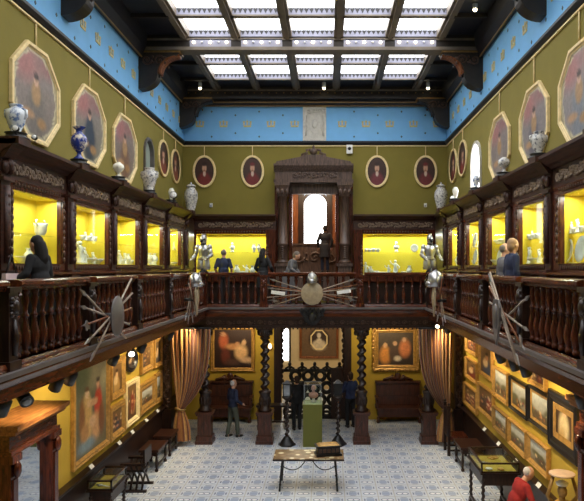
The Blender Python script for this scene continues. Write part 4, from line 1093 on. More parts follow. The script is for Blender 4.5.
# ------------------------------------------------------------------ furniture along the walls
def mantel(side, Y1, Y2, Xf, H, label, cat, mirror):
    sx = XL if side == 'L' else XR; x, rz = SIDE[side]; D = abs(sx-Xf); c = (Y1+Y2)/2; a = (Y2-Y1)/2
    t = thing('mantelpiece', label, cat, (sx, c, 0), rz)
    m = MB(); m.box(-a,a,-D,-.17,H-.07,H); m.box(-a+.04,a-.04,-D+.05,-.17,H-.13,H-.07); m.build('top_shelf', M_topw, t)
    m = MB(); m.box(-a+.1,a-.1,-D+.16,-.17,H-.36,H-.13); m.ext([(-.17,H-.2),(-D+.06,H-.14),(-D+.06,H-.13),(-.17,H-.13)],-a+.06,a-.06)
    m.box(-a+.08,a-.08,-D+.12,-.17,H-.42,H-.36); m.build('entablature', M_redx, t)
    for s in (-1,1):
        m = MB(); xx = s*(a-.2); m.box(xx-.1,xx+.1,-D+.14,-.17,.0,H-.42); m.box(xx-.13,xx+.13,-D+.1,-.17,0,.35); m.box(xx-.13,xx+.13,-D+.1,-.17,H-.52,H-.42)
        m.box(xx-.06,xx+.06,-D+.12,-D+.14,.5,H-.75); m.ball(xx,-D+.1,H-.62,.07,.05,.12,8); m.build('pilaster', M_red, t)
    MB().box(-a+.3,a-.3,-D+.24,-D+.26,.45,H-.42).build('mirror' if mirror else 'panel', M_mirror if mirror else M_dark, t)
    MB().box(-a+.3,a-.3,-D+.2,-.17,0,.5).build('lower_panel', M_dark, t)
mantel('L', 8.15, 9.80, -4.08, 3.0, 'large carved wooden mantelpiece with a mirror at the left edge', 'mantelpiece', True)
mantel('R', 6.3, 8.58, 3.28, 3.35, 'dark carved wooden portal at the right edge of the photograph', 'portal', False)
def showcase(x0, x1, y0, y1, zt, gh, label, contents):
    t = thing('table_vitrine', label, 'display case', ((x0+x1)/2, (y0+y1)/2, 0))
    a, b = (x1-x0)/2, (y1-y0)/2; zb = zt-gh
    m = MB(); m.box(-a+.03,a-.03,-b+.03,b-.03,zb-.26,zb-.02); m.box(-a-.02,a+.02,-b-.02,b+.02,zb-.03,zb); m.build('table_frame', M_dark, t)
    MB().box(-a+.03,a-.03,-b+.03,b-.03,zb,zb+.012).build('lining', simple('olive_velvet', (172,150,60), .9), t)
    m = MB()
    for sx in (-1,1):
        for sy in (-1,1): m.cb(sx*(a-.015),sy*(b-.015),zb,.03,.03,gh)
        m.box(min(sx*a,sx*(a-.04)),max(sx*a,sx*(a-.04)),-b,b,zt-.03,zt); m.box(-a,a,min(sx*b,sx*(b-.04)),max(sx*b,sx*(b-.04)),zt-.03,zt)
        m.box(min(sx*a,sx*(a-.03)),max(sx*a,sx*(a-.03)),-b,b,zb,zb+.03); m.box(-a,a,min(sx*b,sx*(b-.03)),max(sx*b,sx*(b-.03)),zb,zb+.03)
    m.build('case_edges', M_dark, t)
    m = MB(); m.box(-a+.03,a-.03,-b+.03,b-.03,zt-.018,zt-.012); m.box(-a+.01,a-.01,-b+.008,-b+.012,zb+.03,zt-.03); m.box(-a+.008,-a+.012,-b,b,zb+.03,zt-.03); m.box(a-.012,a-.008,-b,b,zb+.03,zt-.03); m.build('glass', M_glass, t)
    for sx in (-1,1):
        for sy in (-1,1):
            m = MB(); twisted(m, sx*(a-.05), sy*(b-.05), .08, zb-.12, .034, .008, 7, 8); m.cb(sx*(a-.05),sy*(b-.05),0,.09,.09,.09); m.build('leg', M_dark, t)
        m = MB(); m.box(sx*(a-.05)-.025,sx*(a-.05)+.025,-b+.05,b-.05,.14,.19); m.build('stretcher', M_dark, t)
    for i, (u, v, sz, mt, kind, lab, cat) in enumerate(contents):
        mm = MB()
        if kind == 'dagger':
            mm.tube([(-sz,0,.02),(-sz*.5,0,.025),(-sz*.45,0,.02),(sz,0,.015)], [.014,.018,.012,.004], 6); mm.tube([(-sz*.47,-.05,.02),(-sz*.47,.05,.02)], .009, 6)
        elif kind == 'plaque': mm.box(-sz,sz,-sz*.7,sz*.7,0,.02); mm.ball(0,0,.02,sz*.5,sz*.4,.02,10)
        else: mm.lathe([(sz*.6,0),(sz,.02),(sz*.9,.03),(sz*.5,.035)], seg=14)
        nm = {'dagger':'dagger','plaque':'plaque'}.get(kind, 'small_dish')
        o = mm.build(nm, mt); o.location = ((x0+x1)/2+u, (y0+y1)/2+v, zb+.014); o.rotation_euler = (0,0,R(i*37 % 60-20)); tag(o, lab, cat)
showcase(-4.68, -4.20, 12.05, 12.95, .96, .2, 'dark glass topped display table against the left wall', [(0,-.25,.16,M_steel,'dagger','small dagger at the near end of the left display table','dagger'),(.05,.1,.1,M_goldd,'plaque','gilt plaque at the far end of the left display table','plaque')])
showcase(3.04, 3.80, 12.3, 13.45, 1.22, .2, 'large dark glass topped display table against the right wall',
   [(-.18,-.4,.07,M_stone,'dish','pale small dish nearest the camera in the right display table','dish'),(.05,-.42,.07,M_gold,'dish','gilt small dish at the near end of the right display table','dish'),(-.1,0,.14,M_steel,'dagger','dagger in the middle of the right display table','dagger'),(.1,.35,.1,M_gold,'plaque','gilt plaque at the far end of the right display table','plaque')])
def stool(x, y, w_, d, h, mt, label, name='bench', cat='bench', rz=0):
    t = thing(name, label, cat, (x, y, 0), rz)
    a, b = w_/2, d/2
    MB().box(-a,a,-b,b,h-.06,h).build('seat', mt, t); m = MB(); m.box(-a+.05,a-.05,-b+.04,b-.04,h-.16,h-.06); m.build('apron', M_dark, t)
    for sx in (-1,1):
        for sy in (-1,1): MB().lathe([(.04,0),(.045,.04),(.025,.08),(.04,h*.4),(.025,h*.7),(.04,h-.1)], sx*(a-.06), sy*(b-.06), 0, 8).build('leg', M_dark, t)
        MB().box(sx*(a-.06)-.02,sx*(a-.06)+.02,-b+.06,b-.06,.12,.16).build('stretcher', M_dark, t)
M_dred = wood('dark_red_wood', (66,35,23), (40,21,14), .35)
stool(-4.47, 15.9, .5, .95, .55, M_dred, 'brown wooden bench by the left wall, between the folding chair and the far bench')
stool(-4.47, 17.1, .5, .8, .55, M_dred, 'brown wooden bench by the left wall next to the curtain')
stool(3.62, 15.9, .62, .9, .6, M_dred, 'red brown low table by the right wall behind the glass display table', 'low_table', 'table')
def xchair(x, y, rz, label):
    t = thing('folding_chair', label, 'chair', (x, y, 0), rz)
    for i in range(4):
        yy = -.2+i*.13
        for s in (-1,1):
            pts = [(s*.27*math.cos(R(180*k/10)) if k <= 10 else 0, yy, .42-.36*math.sin(R(180*k/10))*1.0) for k in range(0,6)]
            m = MB(); m.tube([(s*.28,yy,.04),(s*.12,yy,.25),(-s*.12,yy,.42),(-s*.28,yy,.6)], .025, 6); m.build('rib', M_dark, t)
    MB().box(-.22,.22,-.22,.22,.44,.48).build('seat', M_dark, t)
    for s in (-1,1):
        MB().box(s*.28-.04,s*.28+.04,-.28,.28,.6,.65).build('armrest', M_dark, t); MB().box(s*.28-.04,s*.28+.04,-.3,.3,0,.05).build('runner', M_dark, t)
    MB().box(-.27,.27,.22,.26,.62,.95).build('backrest', M_dark, t)
xchair(-4.42, 14.35, R(-90), 'dark folding chair with curved crossed ribs beside the left display table')
def highchair(x, y, rz, label):
    t = thing('high_back_chair', label, 'chair', (x, y, 0), rz)
    m = MB(); m.box(-.27,.27,.2,.26,.5,1.25); m.box(-.3,-.25,.19,.27,0,1.35); m.box(.25,.3,.19,.27,0,1.35); m.ball(-.275,.23,1.39,.04,seg=8); m.ball(.275,.23,1.39,.04,seg=8); m.build('backrest', M_dark, t)
    MB().box(-.3,.3,-.28,.22,.44,.52).build('seat', M_red, t)
    for sx in (-1,1):
        MB().lathe([(.04,0),(.03,.1),(.04,.25),(.03,.4),(.04,.46)], sx*.25, -.23, 0, 8).build('leg', M_dark, t)
        MB().box(sx*.25-.02,sx*.25+.02,-.22,.2,.12,.16).build('stretcher', M_dark, t)
highchair(3.5, 17.05, R(90), 'dark high backed chair by the right wall beside the curtain')
# gilded torchere figure holding a round tray
t = thing('figure_stand', 'gilt and dark carved figure holding up a round tray by the right wall', 'statue stand', (3.70, 9.80, 0))
MB().lathe([(.24,0),(.28,.3),(.22,.34),(.22,.5),(.26,.54)], seg=8).build('base', M_dark, t)
m = MB(); m.lathe([(.12,.54),(.16,.6),(.18,.8),(.13,1.08),(.16,1.22),(.17,1.34),(.08,1.42)], seg=14); m.build('gilt_tunic', M_gold, t)
m = MB(); m.tube([(0,0,1.36),(0,0,1.5)], .05, 8); m.ball(0,-.01,1.57,.075,.085,.1,12); m.ball(0,-.1,1.56,.018,.02,.02,6)
m.tube([(.14,0,1.36),(.24,-.02,1.5),(.15,-.02,1.8)], [.04,.03,.025], 8); m.tube([(-.14,0,1.36),(-.24,-.02,1.5),(-.15,-.02,1.8)], [.04,.03,.025], 8); m.build('body', M_goldd, t)
MB().lathe([(.08,1.66),(.1,1.7),(.03,1.74)], seg=10).build('turban', M_wht, t)
MB().lathe([(.08,1.79),(.17,1.82),(.2,1.83),(.2,1.85),(.185,1.855)], seg=24).build('tray', simple('tray_marble', (206,176,150), .4), t)

# ------------------------------------------------------------------ half suits of armour on the corner posts
def armour(x, y, rz, label):
    t = thing('half_armour', label, 'armour', (x, y, ZG+1.04), rz, 'half suits of armour on the gallery corners'); t.scale = (.85,.85,.97)
    MB().lathe([(.13,-.02),(.14,.03),(.1,.05),(.1,.12)], seg=12).build('stand', M_black, t)
    m = MB()
    for s in (-1,1): m.lathe([(.13,.08),(.14,.14),(.12,.34),(.1,.4)], s*.11, 0, 0, 12, sy=.85)
    m.build('tassets', M_steel, t)
    MB().lathe([(.17,.36),(.2,.4),(.15,.46),(.17,.52),(.21,.64),(.2,.74),(.13,.8),(.09,.84)], 0, 0, 0, 18, sy=.72).build('cuirass', M_steel, t)
    MB().lathe([(.09,.8),(.11,.84),(.08,.88)], 0, 0, 0, 14).build('gorget', M_black, t)
    hm = MB().lathe([(.08,.86),(.095,.9),(.11,.98),(.1,1.05),(.06,1.11),(.01,1.13)], 0, .0, 0, 16, sy=1.15).build('helmet', M_steel, t)
    m = MB(); m.prism([(-.015,.98),(.015,.98),(.012,1.15),(-.012,1.15)], -.1, .12); m.build('crest', M_steel, hm)
    m = MB(); m.tube([(-.1,-.06,.98),(-.05,-.13,.97),(.05,-.13,.97),(.1,-.06,.98)], .022, 6); m.ball(0,-.12,.93,.06,.05,.05,8); m.build('visor', M_black, hm)
    for s in (-1,1):
        MB().ball(s*.24,0,.74,.1,.1,.1,12).build('pauldron', M_steel, t)
        el = (s*.33,-.02,.52); wr = (s*.3,-.2,.42)
        m = MB(); m.tube([(s*.25,0,.72),(s*.3,-.01,.6),el], [.075,.065,.06], 10); m.ball(*el,.07,seg=10); m.tube([el,wr], [.06,.05], 10); m.build('arm', M_steel, t)
        m = MB(); m.tube([wr,(s*.29,-.26,.4)], [.065,.05], 8)
        for k in range(4): m.tube([(s*.29+(k-1.5)*.022,-.25,.4),(s*.29+(k-1.5)*.022,-.31,.38),(s*.29+(k-1.5)*.02,-.32,.34)], .011, 5)
        m.tube([(s*.26,-.24,.41),(s*.23,-.28,.4)], .012, 5); m.build('gauntlet', M_steel, t)
armour(RL, YR, R(-25), 'steel half suit of armour standing on the left corner of the gallery railing')
armour(RR, YR, R(20), 'steel half suit of armour standing on the right corner of the gallery railing')

# ------------------------------------------------------------------ trophies of arms on the railings
M_shaft = simple('pale_shaft', (168,150,132), .45, .2)
def spear(m_loc, rz, L, ang, off, label, group, kind):
    t = thing('spear' if kind else 'halberd', label, 'spear' if kind else 'halberd', m_loc, rz, group)
    c, s = math.cos(ang), math.sin(ang); a = L/2
    P = lambda d, n=0: (c*d-s*n, -off, s*d+c*n)
    MB().tube([P(-a), P(a-.22)], .016, 6).build('shaft', M_shaft if kind else M_brown, t)
    m = MB()
    if kind: m.add([P(a-.22,-.014), P(a-.22,.014), P(a-.14,.03), P(a), P(a-.14,-.03)]+[tuple(Vector(p)+Vector((0,.018,0))) for p in (P(a-.22,-.014),P(a-.22,.014),P(a-.14,.03),P(a),P(a-.14,-.03))], [(0,1,2,3,4),(9,8,7,6,5),(0,5,6,1),(1,6,7,2),(2,7,8,3),(3,8,9,4),(4,9,5,0)])
    else:
        pts = [P(a-.26,0),P(a-.28,.08),P(a-.22,.07),P(a-.18,.09),P(a-.14,.015),P(a,0),P(a-.14,-.015),P(a-.18,-.06)]
        q = [tuple(Vector(p)+Vector((0,.018,0))) for p in pts]; n = len(pts)
        m.add(pts+q, [tuple(range(n)), tuple(range(2*n-1,n-1,-1))]+[(i,n+i,n+(i+1)%n,(i+1)%n) for i in range(n)])
    m.build('blade', M_steel, t)
def trophy(loc, rz, angs, L, where_, kinds=None):
    for i, a in enumerate(angs):
        k = (i % 3 != 2) if kinds is None else kinds[i]
        spear(loc, rz, L, R(a), .2+.028*i, '%s fanned on the %s, %s by height of its blade' % ('spear' if k else 'halberd', where_, ORD[i]), 'weapons on the '+where_, k)
def tl(side, px, X, z): Y = onX(px, X); return (X, Y, z), SIDE[side][1]
l1, r1 = tl('L', 92.5, RL+.02, 4.36)
trophy(l1, r1, [155,168,183,197,212], 2.1, 'left railing nearest the camera')
def round_shield(loc, rz, r, label, mat, oval=1.0, off=.36):
    t = thing('round_shield', label, 'shield', loc, rz)
    m = MB(); m.m = Matrix.Translation((0,-off,0)) @ Matrix.Diagonal((1,1,oval,1)) @ Matrix.Rotation(R(90),4,'X'); m.lathe([(r,0),(r,.015),(r*.9,.03),(r*.5,.06),(r*.15,.075),(.01,.08)], seg=28); m.build('disc', mat, t)
    m = MB(); pts = [(r*.97*math.cos(2*PI*i/28), -off-.012, oval*r*.97*math.sin(2*PI*i/28)) for i in range(29)]; m.tube(pts, .014, 6); m.build('rim', mat, t)
    MB().tube([(0,-off,0),(0,-.09,0)], .05, 8).build('grip', M_black, t)
    return t
round_shield(l1, r1, .28, 'grey round shield with fanned spears on the left railing nearest the camera', M_grey, 1.1, .37)
def helmet(loc, rz, label, mat, sc=1.0):
    t = thing('helmet', label, 'helmet', loc, rz); 
    MB().lathe([(.1*sc,-.12*sc),(.14*sc,-.1*sc),(.15*sc,.0),(.13*sc,.1*sc),(.07*sc,.17*sc),(.012,.2*sc)], 0, -.34, 0, 16, sy=1.1).build('skull', mat, t)
    m = MB(); m.tube([(0,-.34-.15*sc,-.02),(0,-.34-.13*sc,.12*sc),(0,-.34,.21*sc),(0,-.34+.13*sc,.12*sc)], .016, 6); m.build('comb', mat, t)
    m = MB(); m.ball(0,-.34-.12*sc,-.06*sc,.1*sc,.08*sc,.07*sc,10); m.build('visor', mat, t); MB().tube([(0,-.3,-.08*sc),(0,-.1,-.08*sc)], .03, 6).build('hook', M_black, t)
    return t
# second left trophy: horned helmet, cuirass and kite shield
l2, r2 = tl('L', 181, RL+.02, 4.4)
trophy((l2[0],l2[1],4.3), r2, [230,250,290,315], 1.2, 'left railing below the armour')
helmet((l2[0],l2[1],4.75), r2, 'steel helmet on the left railing trophy below the armour', M_steel, 1.05)
for s in (-1,1):
    MB().tube([(s*.12,-.36,.0),(s*.3,-.38,.06),(s*.38,-.38,.22)], [.035,.03,.01], 8).build('horn', M_steel, [o for o in bpy.data.objects if o.get('label','').startswith('steel helmet on the left')][0])
def kite(loc, rz, label, mat):
    t = thing('kite_shield', label, 'shield', loc, rz)
    m = MB(); m.prism([(0,-.38),(.16,-.1),(.2,.2),(.12,.32),(-.12,.32),(-.2,.2),(-.16,-.1)], -.4, -.37); m.ball(0,-.4,.06,.1,.04,.2,10); m.build('plate', mat, t)
    MB().tube([(0,-.3,0),(0,-.09,0)], .04, 8).build('grip', M_black, t)
kite((l2[0],l2[1],4.32), r2, 'long pale shield on the left railing trophy below the armour', M_bronze)
q1, s1 = tl('R', 522, RR-.02, 4.38)
trophy(q1, s1, [20,-8,-24,-40,142], 2.0, 'right railing nearest the camera')
kite((q1[0],q1[1],4.3), s1, 'long grey shield with crossed spears on the right railing', M_grey)
q2, s2 = tl('R', 450, RR-.02, 4.4)
trophy((q2[0],q2[1],4.3), s2, [-48,-62,235], 1.3, 'right railing below the armour')
helmet((q2[0],q2[1],4.78), s2, 'large pale steel helmet on the right railing below the armour', M_steel, 1.25)
kite((q2[0],q2[1],4.3), s2, 'narrow grey shield under the pale helmet on the right railing', M_bronze)
# middle trophy on the back railing
cx_ = Xat(312.3, YR-.2)
trophy((cx_,YR,4.38), 0, [162,174,190,18,6,-10], 2.6, 'back railing behind the round shield')
round_shield((cx_,YR-.02,4.37), 0, .31, 'pale bronze round shield in the middle of the back railing', M_bronze, 1.06, .40)
helmet((cx_,YR-.16,4.78), 0, 'steel helmet above the round shield on the back railing', M_steel, .95)
for px, nm, py in ((278,'left',293),(344,'right',292)):
    o = MB().add([(-.2,-.02,-.05),(.2,-.02,-.05),(.2,-.02,.05),(-.2,-.02,.05),(-.2,0,-.05),(.2,0,-.05),(.2,0,.05),(-.2,0,.05)], [(0,1,2,3),(7,6,5,4),(0,4,5,1),(3,2,6,7),(0,3,7,4),(1,5,6,2)]).build('notice_card', M_wht)
    o.location = (Xat(px,YR-.15), YR-.13, Zat(py,YR-.15)); o.rotation_euler = (R(-20), R(8 if nm == 'left' else -8), 0); tag(o, 'white card on the back railing, %s of the round shield' % nm, 'card')
t = thing('carved_bracket', 'dark carved bracket below the round shield on the gallery beam', 'bracket', (cx_, YR-.06, 3.82))
m = MB(); m.prism([(-.4,.1),(.4,.1),(.3,-.1),(.16,-.3),(0,-.42),(-.16,-.3),(-.3,-.1)], -.12, 0)
for i in range(6): m.ball((i-2.5)*.12,-.13,.04,.05,.05,.08,6)
m.ball(0,-.13,-.15,.12,.07,.14,10); m.scrolls(-.3,.3,-.14,.0,-.13,.02); m.build('bracket', M_black, t)

# ------------------------------------------------------------------ track spotlights under the gallery edges
def spot_light(loc, target, power, size=75, blend=.6, col=(1,.80,.48), r=.08):
    d = bpy.data.lights.new('spot', 'SPOT'); d.energy = power; d.spot_size = R(size); d.spot_blend = blend; d.color = col; d.shadow_soft_size = r
    o = bpy.data.objects.new('spot', d); COL.objects.link(o); o.location = loc
    o.rotation_euler = (Vector(target)-Vector(loc)).to_track_quat('-Z', 'Y').to_euler(); return o
def track_spot(x, y, target, label, on, group):
    t = thing('track_spotlight', label, 'spotlight', (x, y, SL-.03), 0, group)
    MB().tube([(0,0,0),(0,0,-.08)], .015, 6).build('stem', M_black, t)
    d = (Vector(target)-Vector((x,y,SL-.12))).normalized(); mtx = Matrix.Translation((0,0,-.12)) @ d.to_track_quat('Z','Y').to_matrix().to_4x4()
    h = MB(); h.m = mtx; h.lathe([(.05,-.1),(.075,-.09),(.085,.1),(.075,.1)], seg=12); hh = h.build('housing', M_black, t)
    h = MB(); h.m = mtx; h.lathe([(.055,.095),(.055,.108),(.02,.112)], seg=12); h.build('lens', M_lens if on else M_lensoff, hh)
for i, (px, on, tz) in enumerate([(3,0,1.8),(24,0,2.2),(57,1,2.4),(71,0,2.2),(114,0,2.3),(131,1,2.4),(142,0,2.2),(170,1,2.0)]):
    y = onX(px, RL-.12); tg = (XL, y+.5, 1.6) if px not in (24,) else (-2, 6, 2.5)
    if px in (131,): tg = (-2.6, y-2.5, 2.6)
    track_spot(RL-.12, y, tg, 'black track spotlight under the left gallery edge, %s from the camera' % ORD[i], on, 'track spotlights under the left gallery')
for i, (px, on) in enumerate([(582,0),(525,0),(514,0),(500,1),(447,1),(429,0),(421,1)]):
    y = min(onX(px, RR+.12), 17.2); tg = (XR, y+.5, 1.6) if px > 430 else (1.6, y-2.5, 2.4)
    track_spot(RR+.12, y, tg, 'black track spotlight under the right gallery edge, %s from the camera' % ORD[i], on, 'track spotlights under the right gallery')
for y in (7.0, 8.8, 10.6, 12.4, 14.2, 16.0, 17.4):
    spot_light((RL-.15, y, SL-.14), (XL, y+.2, 1.9), 95, 105)
    spot_light((RR+.15, y, SL-.14), (XR, y+.2, 1.9), 105, 105)
for x in (-3.2, -2.5, 1.4, 2.2):
    spot_light((x, 19.2, 3.5), (x, YB, 2.2), 60, 100)
    t = thing('back_spotlight', 'black spotlight under the back gallery, shining on the wall near x %s' % ('left settle, outer' if x < -3 else 'left settle, inner' if x < 0 else 'right settle, inner' if x < 2 else 'right settle, outer'), 'spotlight', (x, 19.1, SL)); t['label'] = t['label'].replace('near x ', 'above the ')
    MB().tube([(0,0,0),(0,0,-.1)], .02, 6).build('stem', M_black, t); MB().lathe([(.05,-.22),(.08,-.2),(.07,-.08),(.02,-.06)], seg=10).build('housing', M_black, t)
area('room_beyond_lamp', (-.5, 23.5, 3.7), (0,0,0), 2.5, 2.5, 60, (1,.86,.62))
area('alcove_fill', (-.5, 22.0, 8.1), (0,0,0), 1.2, 1.5, 80, (1,.8,.55))  # added warm fill that brightens the alcove, not a fixture

# ------------------------------------------------------------------ people
VOX = .013
def remesh(o, v=VOX):
    r = o.modifiers.new('fuse', 'REMESH'); r.mode = 'VOXEL'; r.voxel_size = v; r.use_smooth_shade = True
    s = o.modifiers.new('soften', 'SMOOTH'); s.iterations = 4; s.factor = .5
    return o
def person(label, x, y, z, face, h, top, legs, hair, pose, coat=False, long_hair=False, bald=False, bag=None, sleeves=True):
    k = h/1.74; t = thing('person', label, 'person', (x, y, z), face)
    lean = R(pose.get('lean', 0)); P0 = Vector((0,0,.95))
    def up(p):                                     # upper body pivots at the hips; facing -y
        v = Vector(p)-P0; c, s = math.cos(lean), math.sin(lean)
        return tuple((P0+Vector((v.x, v.y*c-v.z*s, v.z*c+v.y*s)))*k)
    def sc(p): return tuple(Vector(p)*k)
    sh = {s: (s*.165,0,1.41) for s in (-1,1)}
    arms = {s: pose.get('arm%d' % s, ((s*.225,.02,1.14),(s*.22,-.06,.9))) for s in (-1,1)}
    feet = {s: pose.get('foot%d' % s, (s*.1,0,.08)) for s in (-1,1)}
    knees = {s: pose.get('knee%d' % s, ((s*.1+feet[s][0])/2, feet[s][1]/2-.03, .5)) for s in (-1,1)}
    nod = pose.get('nod', 0); turn = pose.get('turn', 0)
    ht = Matrix.Translation((0,-.02,1.52)) @ Matrix.Rotation(R(turn),4,'Z') @ Matrix.Rotation(R(nod),4,'X')
    def hd(p): return up(tuple(ht @ Vector(p)))
    m = MB(); b = MB
    def el(mm, c, r3, fn): mm.m = Matrix.Identity(4); p = fn(c); mm.ball(p[0],p[1],p[2],r3[0]*k,r3[1]*k,r3[2]*k,14)
    # body: one skin
    for c, r3 in (((0,0,1.28),(.165,.105,.2)),((0,0,1.08),(.145,.1,.18))): el(m, c, r3, up)
    el(m, (0,0,.94), (.16,.11,.13), sc)
    m.tube([up((0,0,1.4)),up((0,-.015,1.54))],[.062*k,.055*k],10)
    el(m, (0,-.01,.115), (.078,.095,.115), hd); el(m, (0,-.03,.05), (.06,.07,.07), hd)
    el(m, (0,-.105,.09), (.014,.022,.025), hd); el(m, (0,-.095,.035), (.026,.012,.01), hd)
    for s in (-1,1):
        el(m, (s*.08,.005,.1), (.012,.022,.032), hd)
        a, w_ = arms[s]; m.tube([up(sh[s]),up(a)],[.052*k,.042*k],10); m.ball(*up(sh[s]),.06*k,seg=10); m.ball(*up(a),.043*k,seg=8); m.tube([up(a),up(w_)],[.042*k,.028*k],10)
        d = (Vector(w_)-Vector(a)).normalized(); pc = Vector(w_)+d*.055
        m.tube([up(w_),up(tuple(Vector(w_)+d*.1))],[.03*k,.036*k],8)
        e = d.cross(Vector((s*.2,-1,.3))).normalized()
        for q, ln in ((-1.5,.06),(-.5,.075),(.5,.07),(1.5,.055)):
            p0 = Vector(w_)+d*.09+e*q*.019; p1 = p0+d*ln*.6; p2 = p1+d*ln*.35+Vector((-s*.015,-.012,0)); m.tube([up(tuple(p0)),up(tuple(p1)),up(tuple(p2))],[.0105*k,.0095*k,.008*k],6)
        p0 = Vector(w_)+d*.03+e*.025; m.tube([up(tuple(p0)),up(tuple(p0+d*.03+e*.03)),up(tuple(p0+d*.06+e*.035))],[.013*k,.011*k,.009*k],6)
        m.tube([sc((s*.09,0,.92)),sc(knees[s])],[.085*k,.055*k],10); m.ball(*sc(knees[s]),.056*k,seg=8); m.tube([sc(knees[s]),sc(feet[s])],[.052*k,.035*k],10)
        f = feet[s]; m.tube([sc((f[0],f[1]+.04,f[2]-.04)),sc((f[0],f[1]-.15,f[2]-.05))],[.035*k,.03*k],8)
    remesh(m.build('body', M_skin, t), .0105)
    for s in (-1,1):
        e = MB(); p = hd((s*.03,-.098,.115)); e.ball(*p,.009*k,.008*k,.006*k,8); e.build('eye', M_black, t)
    # clothes
    g = .018
    m = MB()
    for c, r3 in (((0,0,1.28),(.165+g,.105+g,.2)),((0,0,1.08),(.15+g,.105+g,.2)),((0,.0,1.4),(.15,.08,.07))): el(m, c, r3, up)
    el(m, (0,0,.96), (.165+g,.115+g,.12), sc)
    if coat: m.tube([up((0,0,1.05)),sc((0,0,.9)),sc((0,.0,.55))],[.17*k,.19*k,.22*k],14)
    m.tube([up((0,0,1.4)),up((0,-.01,1.48))],[.085*k,.07*k],10)
    for s in (-1,1):
        a, w_ = arms[s]; m.tube([up(sh[s]),up(a)],[.066*k,.056*k],10); m.ball(*up(sh[s]),.068*k,seg=10)
        if sleeves: m.ball(*up(a),.06*k,seg=8); m.tube([up(a),up(w_)],[.06*k,.045*k],10)
    remesh(m.build('jacket', top, t), .014)
    m = MB(); el(m, (0,0,.93), (.165+g*.6,.115+g*.6,.13), sc)
    for s in (-1,1):
        m.tube([sc((s*.09,0,.93)),sc(knees[s])],[.1*k,.072*k],10); m.ball(*sc(knees[s]),.072*k,seg=8)
        f = feet[s]; m.tube([sc(knees[s]),sc((f[0],f[1],f[2]+.0))],[.072*k,.06*k],10)
    remesh(m.build('trousers', legs, t), .014)
    for s in (-1,1):
        f = feet[s]; m = MB(); m.ball(*sc((f[0],f[1]+.02,f[2]-.035)),.045*k,.06*k,.045*k,10); m.ball(*sc((f[0],f[1]-.1,f[2]-.045)),.047*k,.1*k,.035*k,10); m.build('shoe', M_black, t)
    m = MB()
    if bald: el(m, (0,.035,.12), (.082,.075,.085), hd)
    else: el(m, (0,.02,.145), (.088,.098,.1), hd); el(m, (0,.05,.08), (.084,.07,.1), hd)
    if long_hair: m.tube([hd((0,.06,.12)),hd((0,.08,.0)),hd((0,.09,-.14)),hd((0,.08,-.26))],[.085*k,.095*k,.09*k,.04*k],10)
    remesh(m.build('hair', hair, t), .014)
    if bag:
        m = MB(); p = bag[0]; m.frustum(p[0]*k,p[1]*k,p[2]*k,.3,.12,.26,.06,.3); bb = m.build('shoulder_bag', bag[1], t)
        MB().tube([(p[0]*k-.1,p[1]*k,p[2]*k+.28),(p[0]*k,p[1]*k,p[2]*k+.55),(p[0]*k+.1,p[1]*k,p[2]*k+.28)], .012, 6).build('strap', M_black, bb)
    return t
C = lambda n, c: simple('cloth_'+n, c, .85, var=.2, scale=8)
c_black, c_navy, c_grey, c_red = C('black',(30,30,32)), C('navy',(38,46,72)), C('grey',(104,102,104)), C('red',(158,34,30))
c_dark, c_blue, c_green = C('charcoal',(44,42,44)), C('blue',(44,58,96)), C('grey_green',(88,92,78))
h_dark, h_white, h_grey, h_fair, h_brown = C('dark_hair',(28,24,22)), C('white_hair',(206,200,194)), C('grey_hair',(120,110,100)), C('fair_hair',(168,134,96)), C('brown_hair',(70,50,38))
M_pink = simple('pink_white_fabric', (232,206,206), .8, var=.2)
EG = ZG
fold = {'arm-1':((-.27,-.05,1.16),(-.06,-.26,1.12)), 'arm1':((.27,-.05,1.16),(.06,-.26,1.12))}
person('dark haired person in a black coat on the left gallery holding a pale bag', -4.0, 8.65, EG, R(-105), 1.62, c_black, c_dark, h_dark, {'lean':6,'arm-1':((-.24,-.02,1.16),(-.2,-.18,.98)),'arm1':((.26,-.02,1.18),(.36,-.2,1.08))}, True, True, bag=((.42,-.16,.86),M_pink))
person('man in a dark T-shirt on the back gallery beside the left armour', Xat(223.5,19.0), 19.0, EG, R(175), 1.74, c_navy, c_dark, h_grey, {'arm-1':((-.26,.02,1.15),(-.2,-.18,.98)),'arm1':((.26,.02,1.15),(.22,-.16,.96))}, bald=True, sleeves=False)
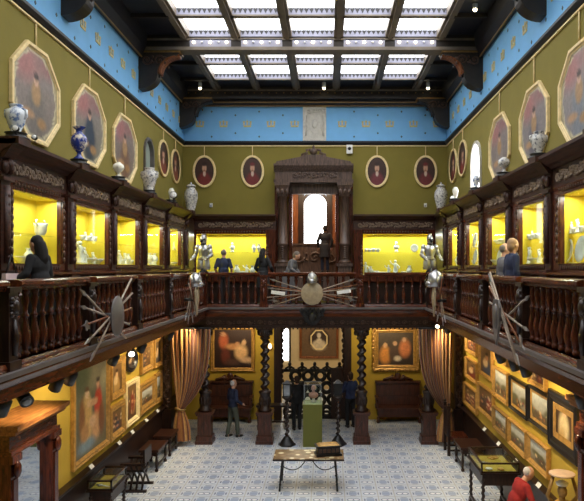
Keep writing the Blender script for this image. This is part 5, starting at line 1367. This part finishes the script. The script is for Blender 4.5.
person('person with long dark hair and black coat before the left wide case', Xat(263,19.0), 19.0, EG, R(150), 1.76, c_black, c_dark, h_dark, {'arm-1':((-.28,-.02,1.18),(-.22,-.2,1.05)),'arm1':((.28,0,1.16),(.26,-.2,1.0))}, True, True)
person('person in a grey jacket bending forward before the left portal column', Xat(288,19.0), 19.0, EG, R(75), 1.72, c_grey, C('denim',(92,100,118)), h_grey, {'lean':22,'nod':8,'arm-1':((-.26,-.12,1.2),(-.14,-.36,1.12)),'arm1':((.26,-.12,1.18),(.14,-.34,1.1))}, True)
person('dark dressed person standing on the steps inside the carved portal', Xat(325,22.3), 22.3, 4.93, R(185), 1.68, c_dark, C('bluejeans',(44,52,70)), h_dark, {'arm-1':((-.27,.02,1.16),(-.24,-.06,.92)),'arm1':((.27,.02,1.16),(.24,-.06,.92))}, True)
person('grey jacketed person on the right gallery, left one of the couple', 3.245, 11.45, EG, R(97), 1.62, c_grey, c_dark, h_grey, {}, bald=True)
person('fair haired person in a navy jacket on the right gallery, right one of the couple', 3.235, 10.9, EG, R(98), 1.68, c_navy, c_dark, h_fair, {'turn':15})
person('man in dark clothes standing on the tiles before the left settle', -2.86, 18.65, 0, R(130), 1.72, c_navy, c_green, h_white, {'arm-1':((-.26,.03,1.16),(-.2,-.2,1.02)),'arm1':((.26,.0,1.15),(.16,-.24,1.0)),'foot1':(.13,.12,.08),'foot-1':(-.12,-.1,.08)}, bald=True)
person('dark clothed person standing behind the olive pedestal near the gate', -.98, 19.5, 0, R(195), 1.68, c_black, c_black, h_brown, {'foot1':(.1,.06,.08)})
person('person in a dark blue jacket behind the right twisted column', .72, 19.75, 0, R(200), 1.76, c_blue, c_black, h_brown, fold)
person('white haired person in a red jacket leaning towards the right wall pictures', 3.2, 10.75, 0, R(100), 1.70, c_red, c_dark, h_white, {'lean':24,'nod':6,'arm-1':((-.3,-.14,1.2),(-.2,-.34,1.02)),'arm1':((.3,-.1,1.18),(.22,-.3,1.0))}, bald=True)
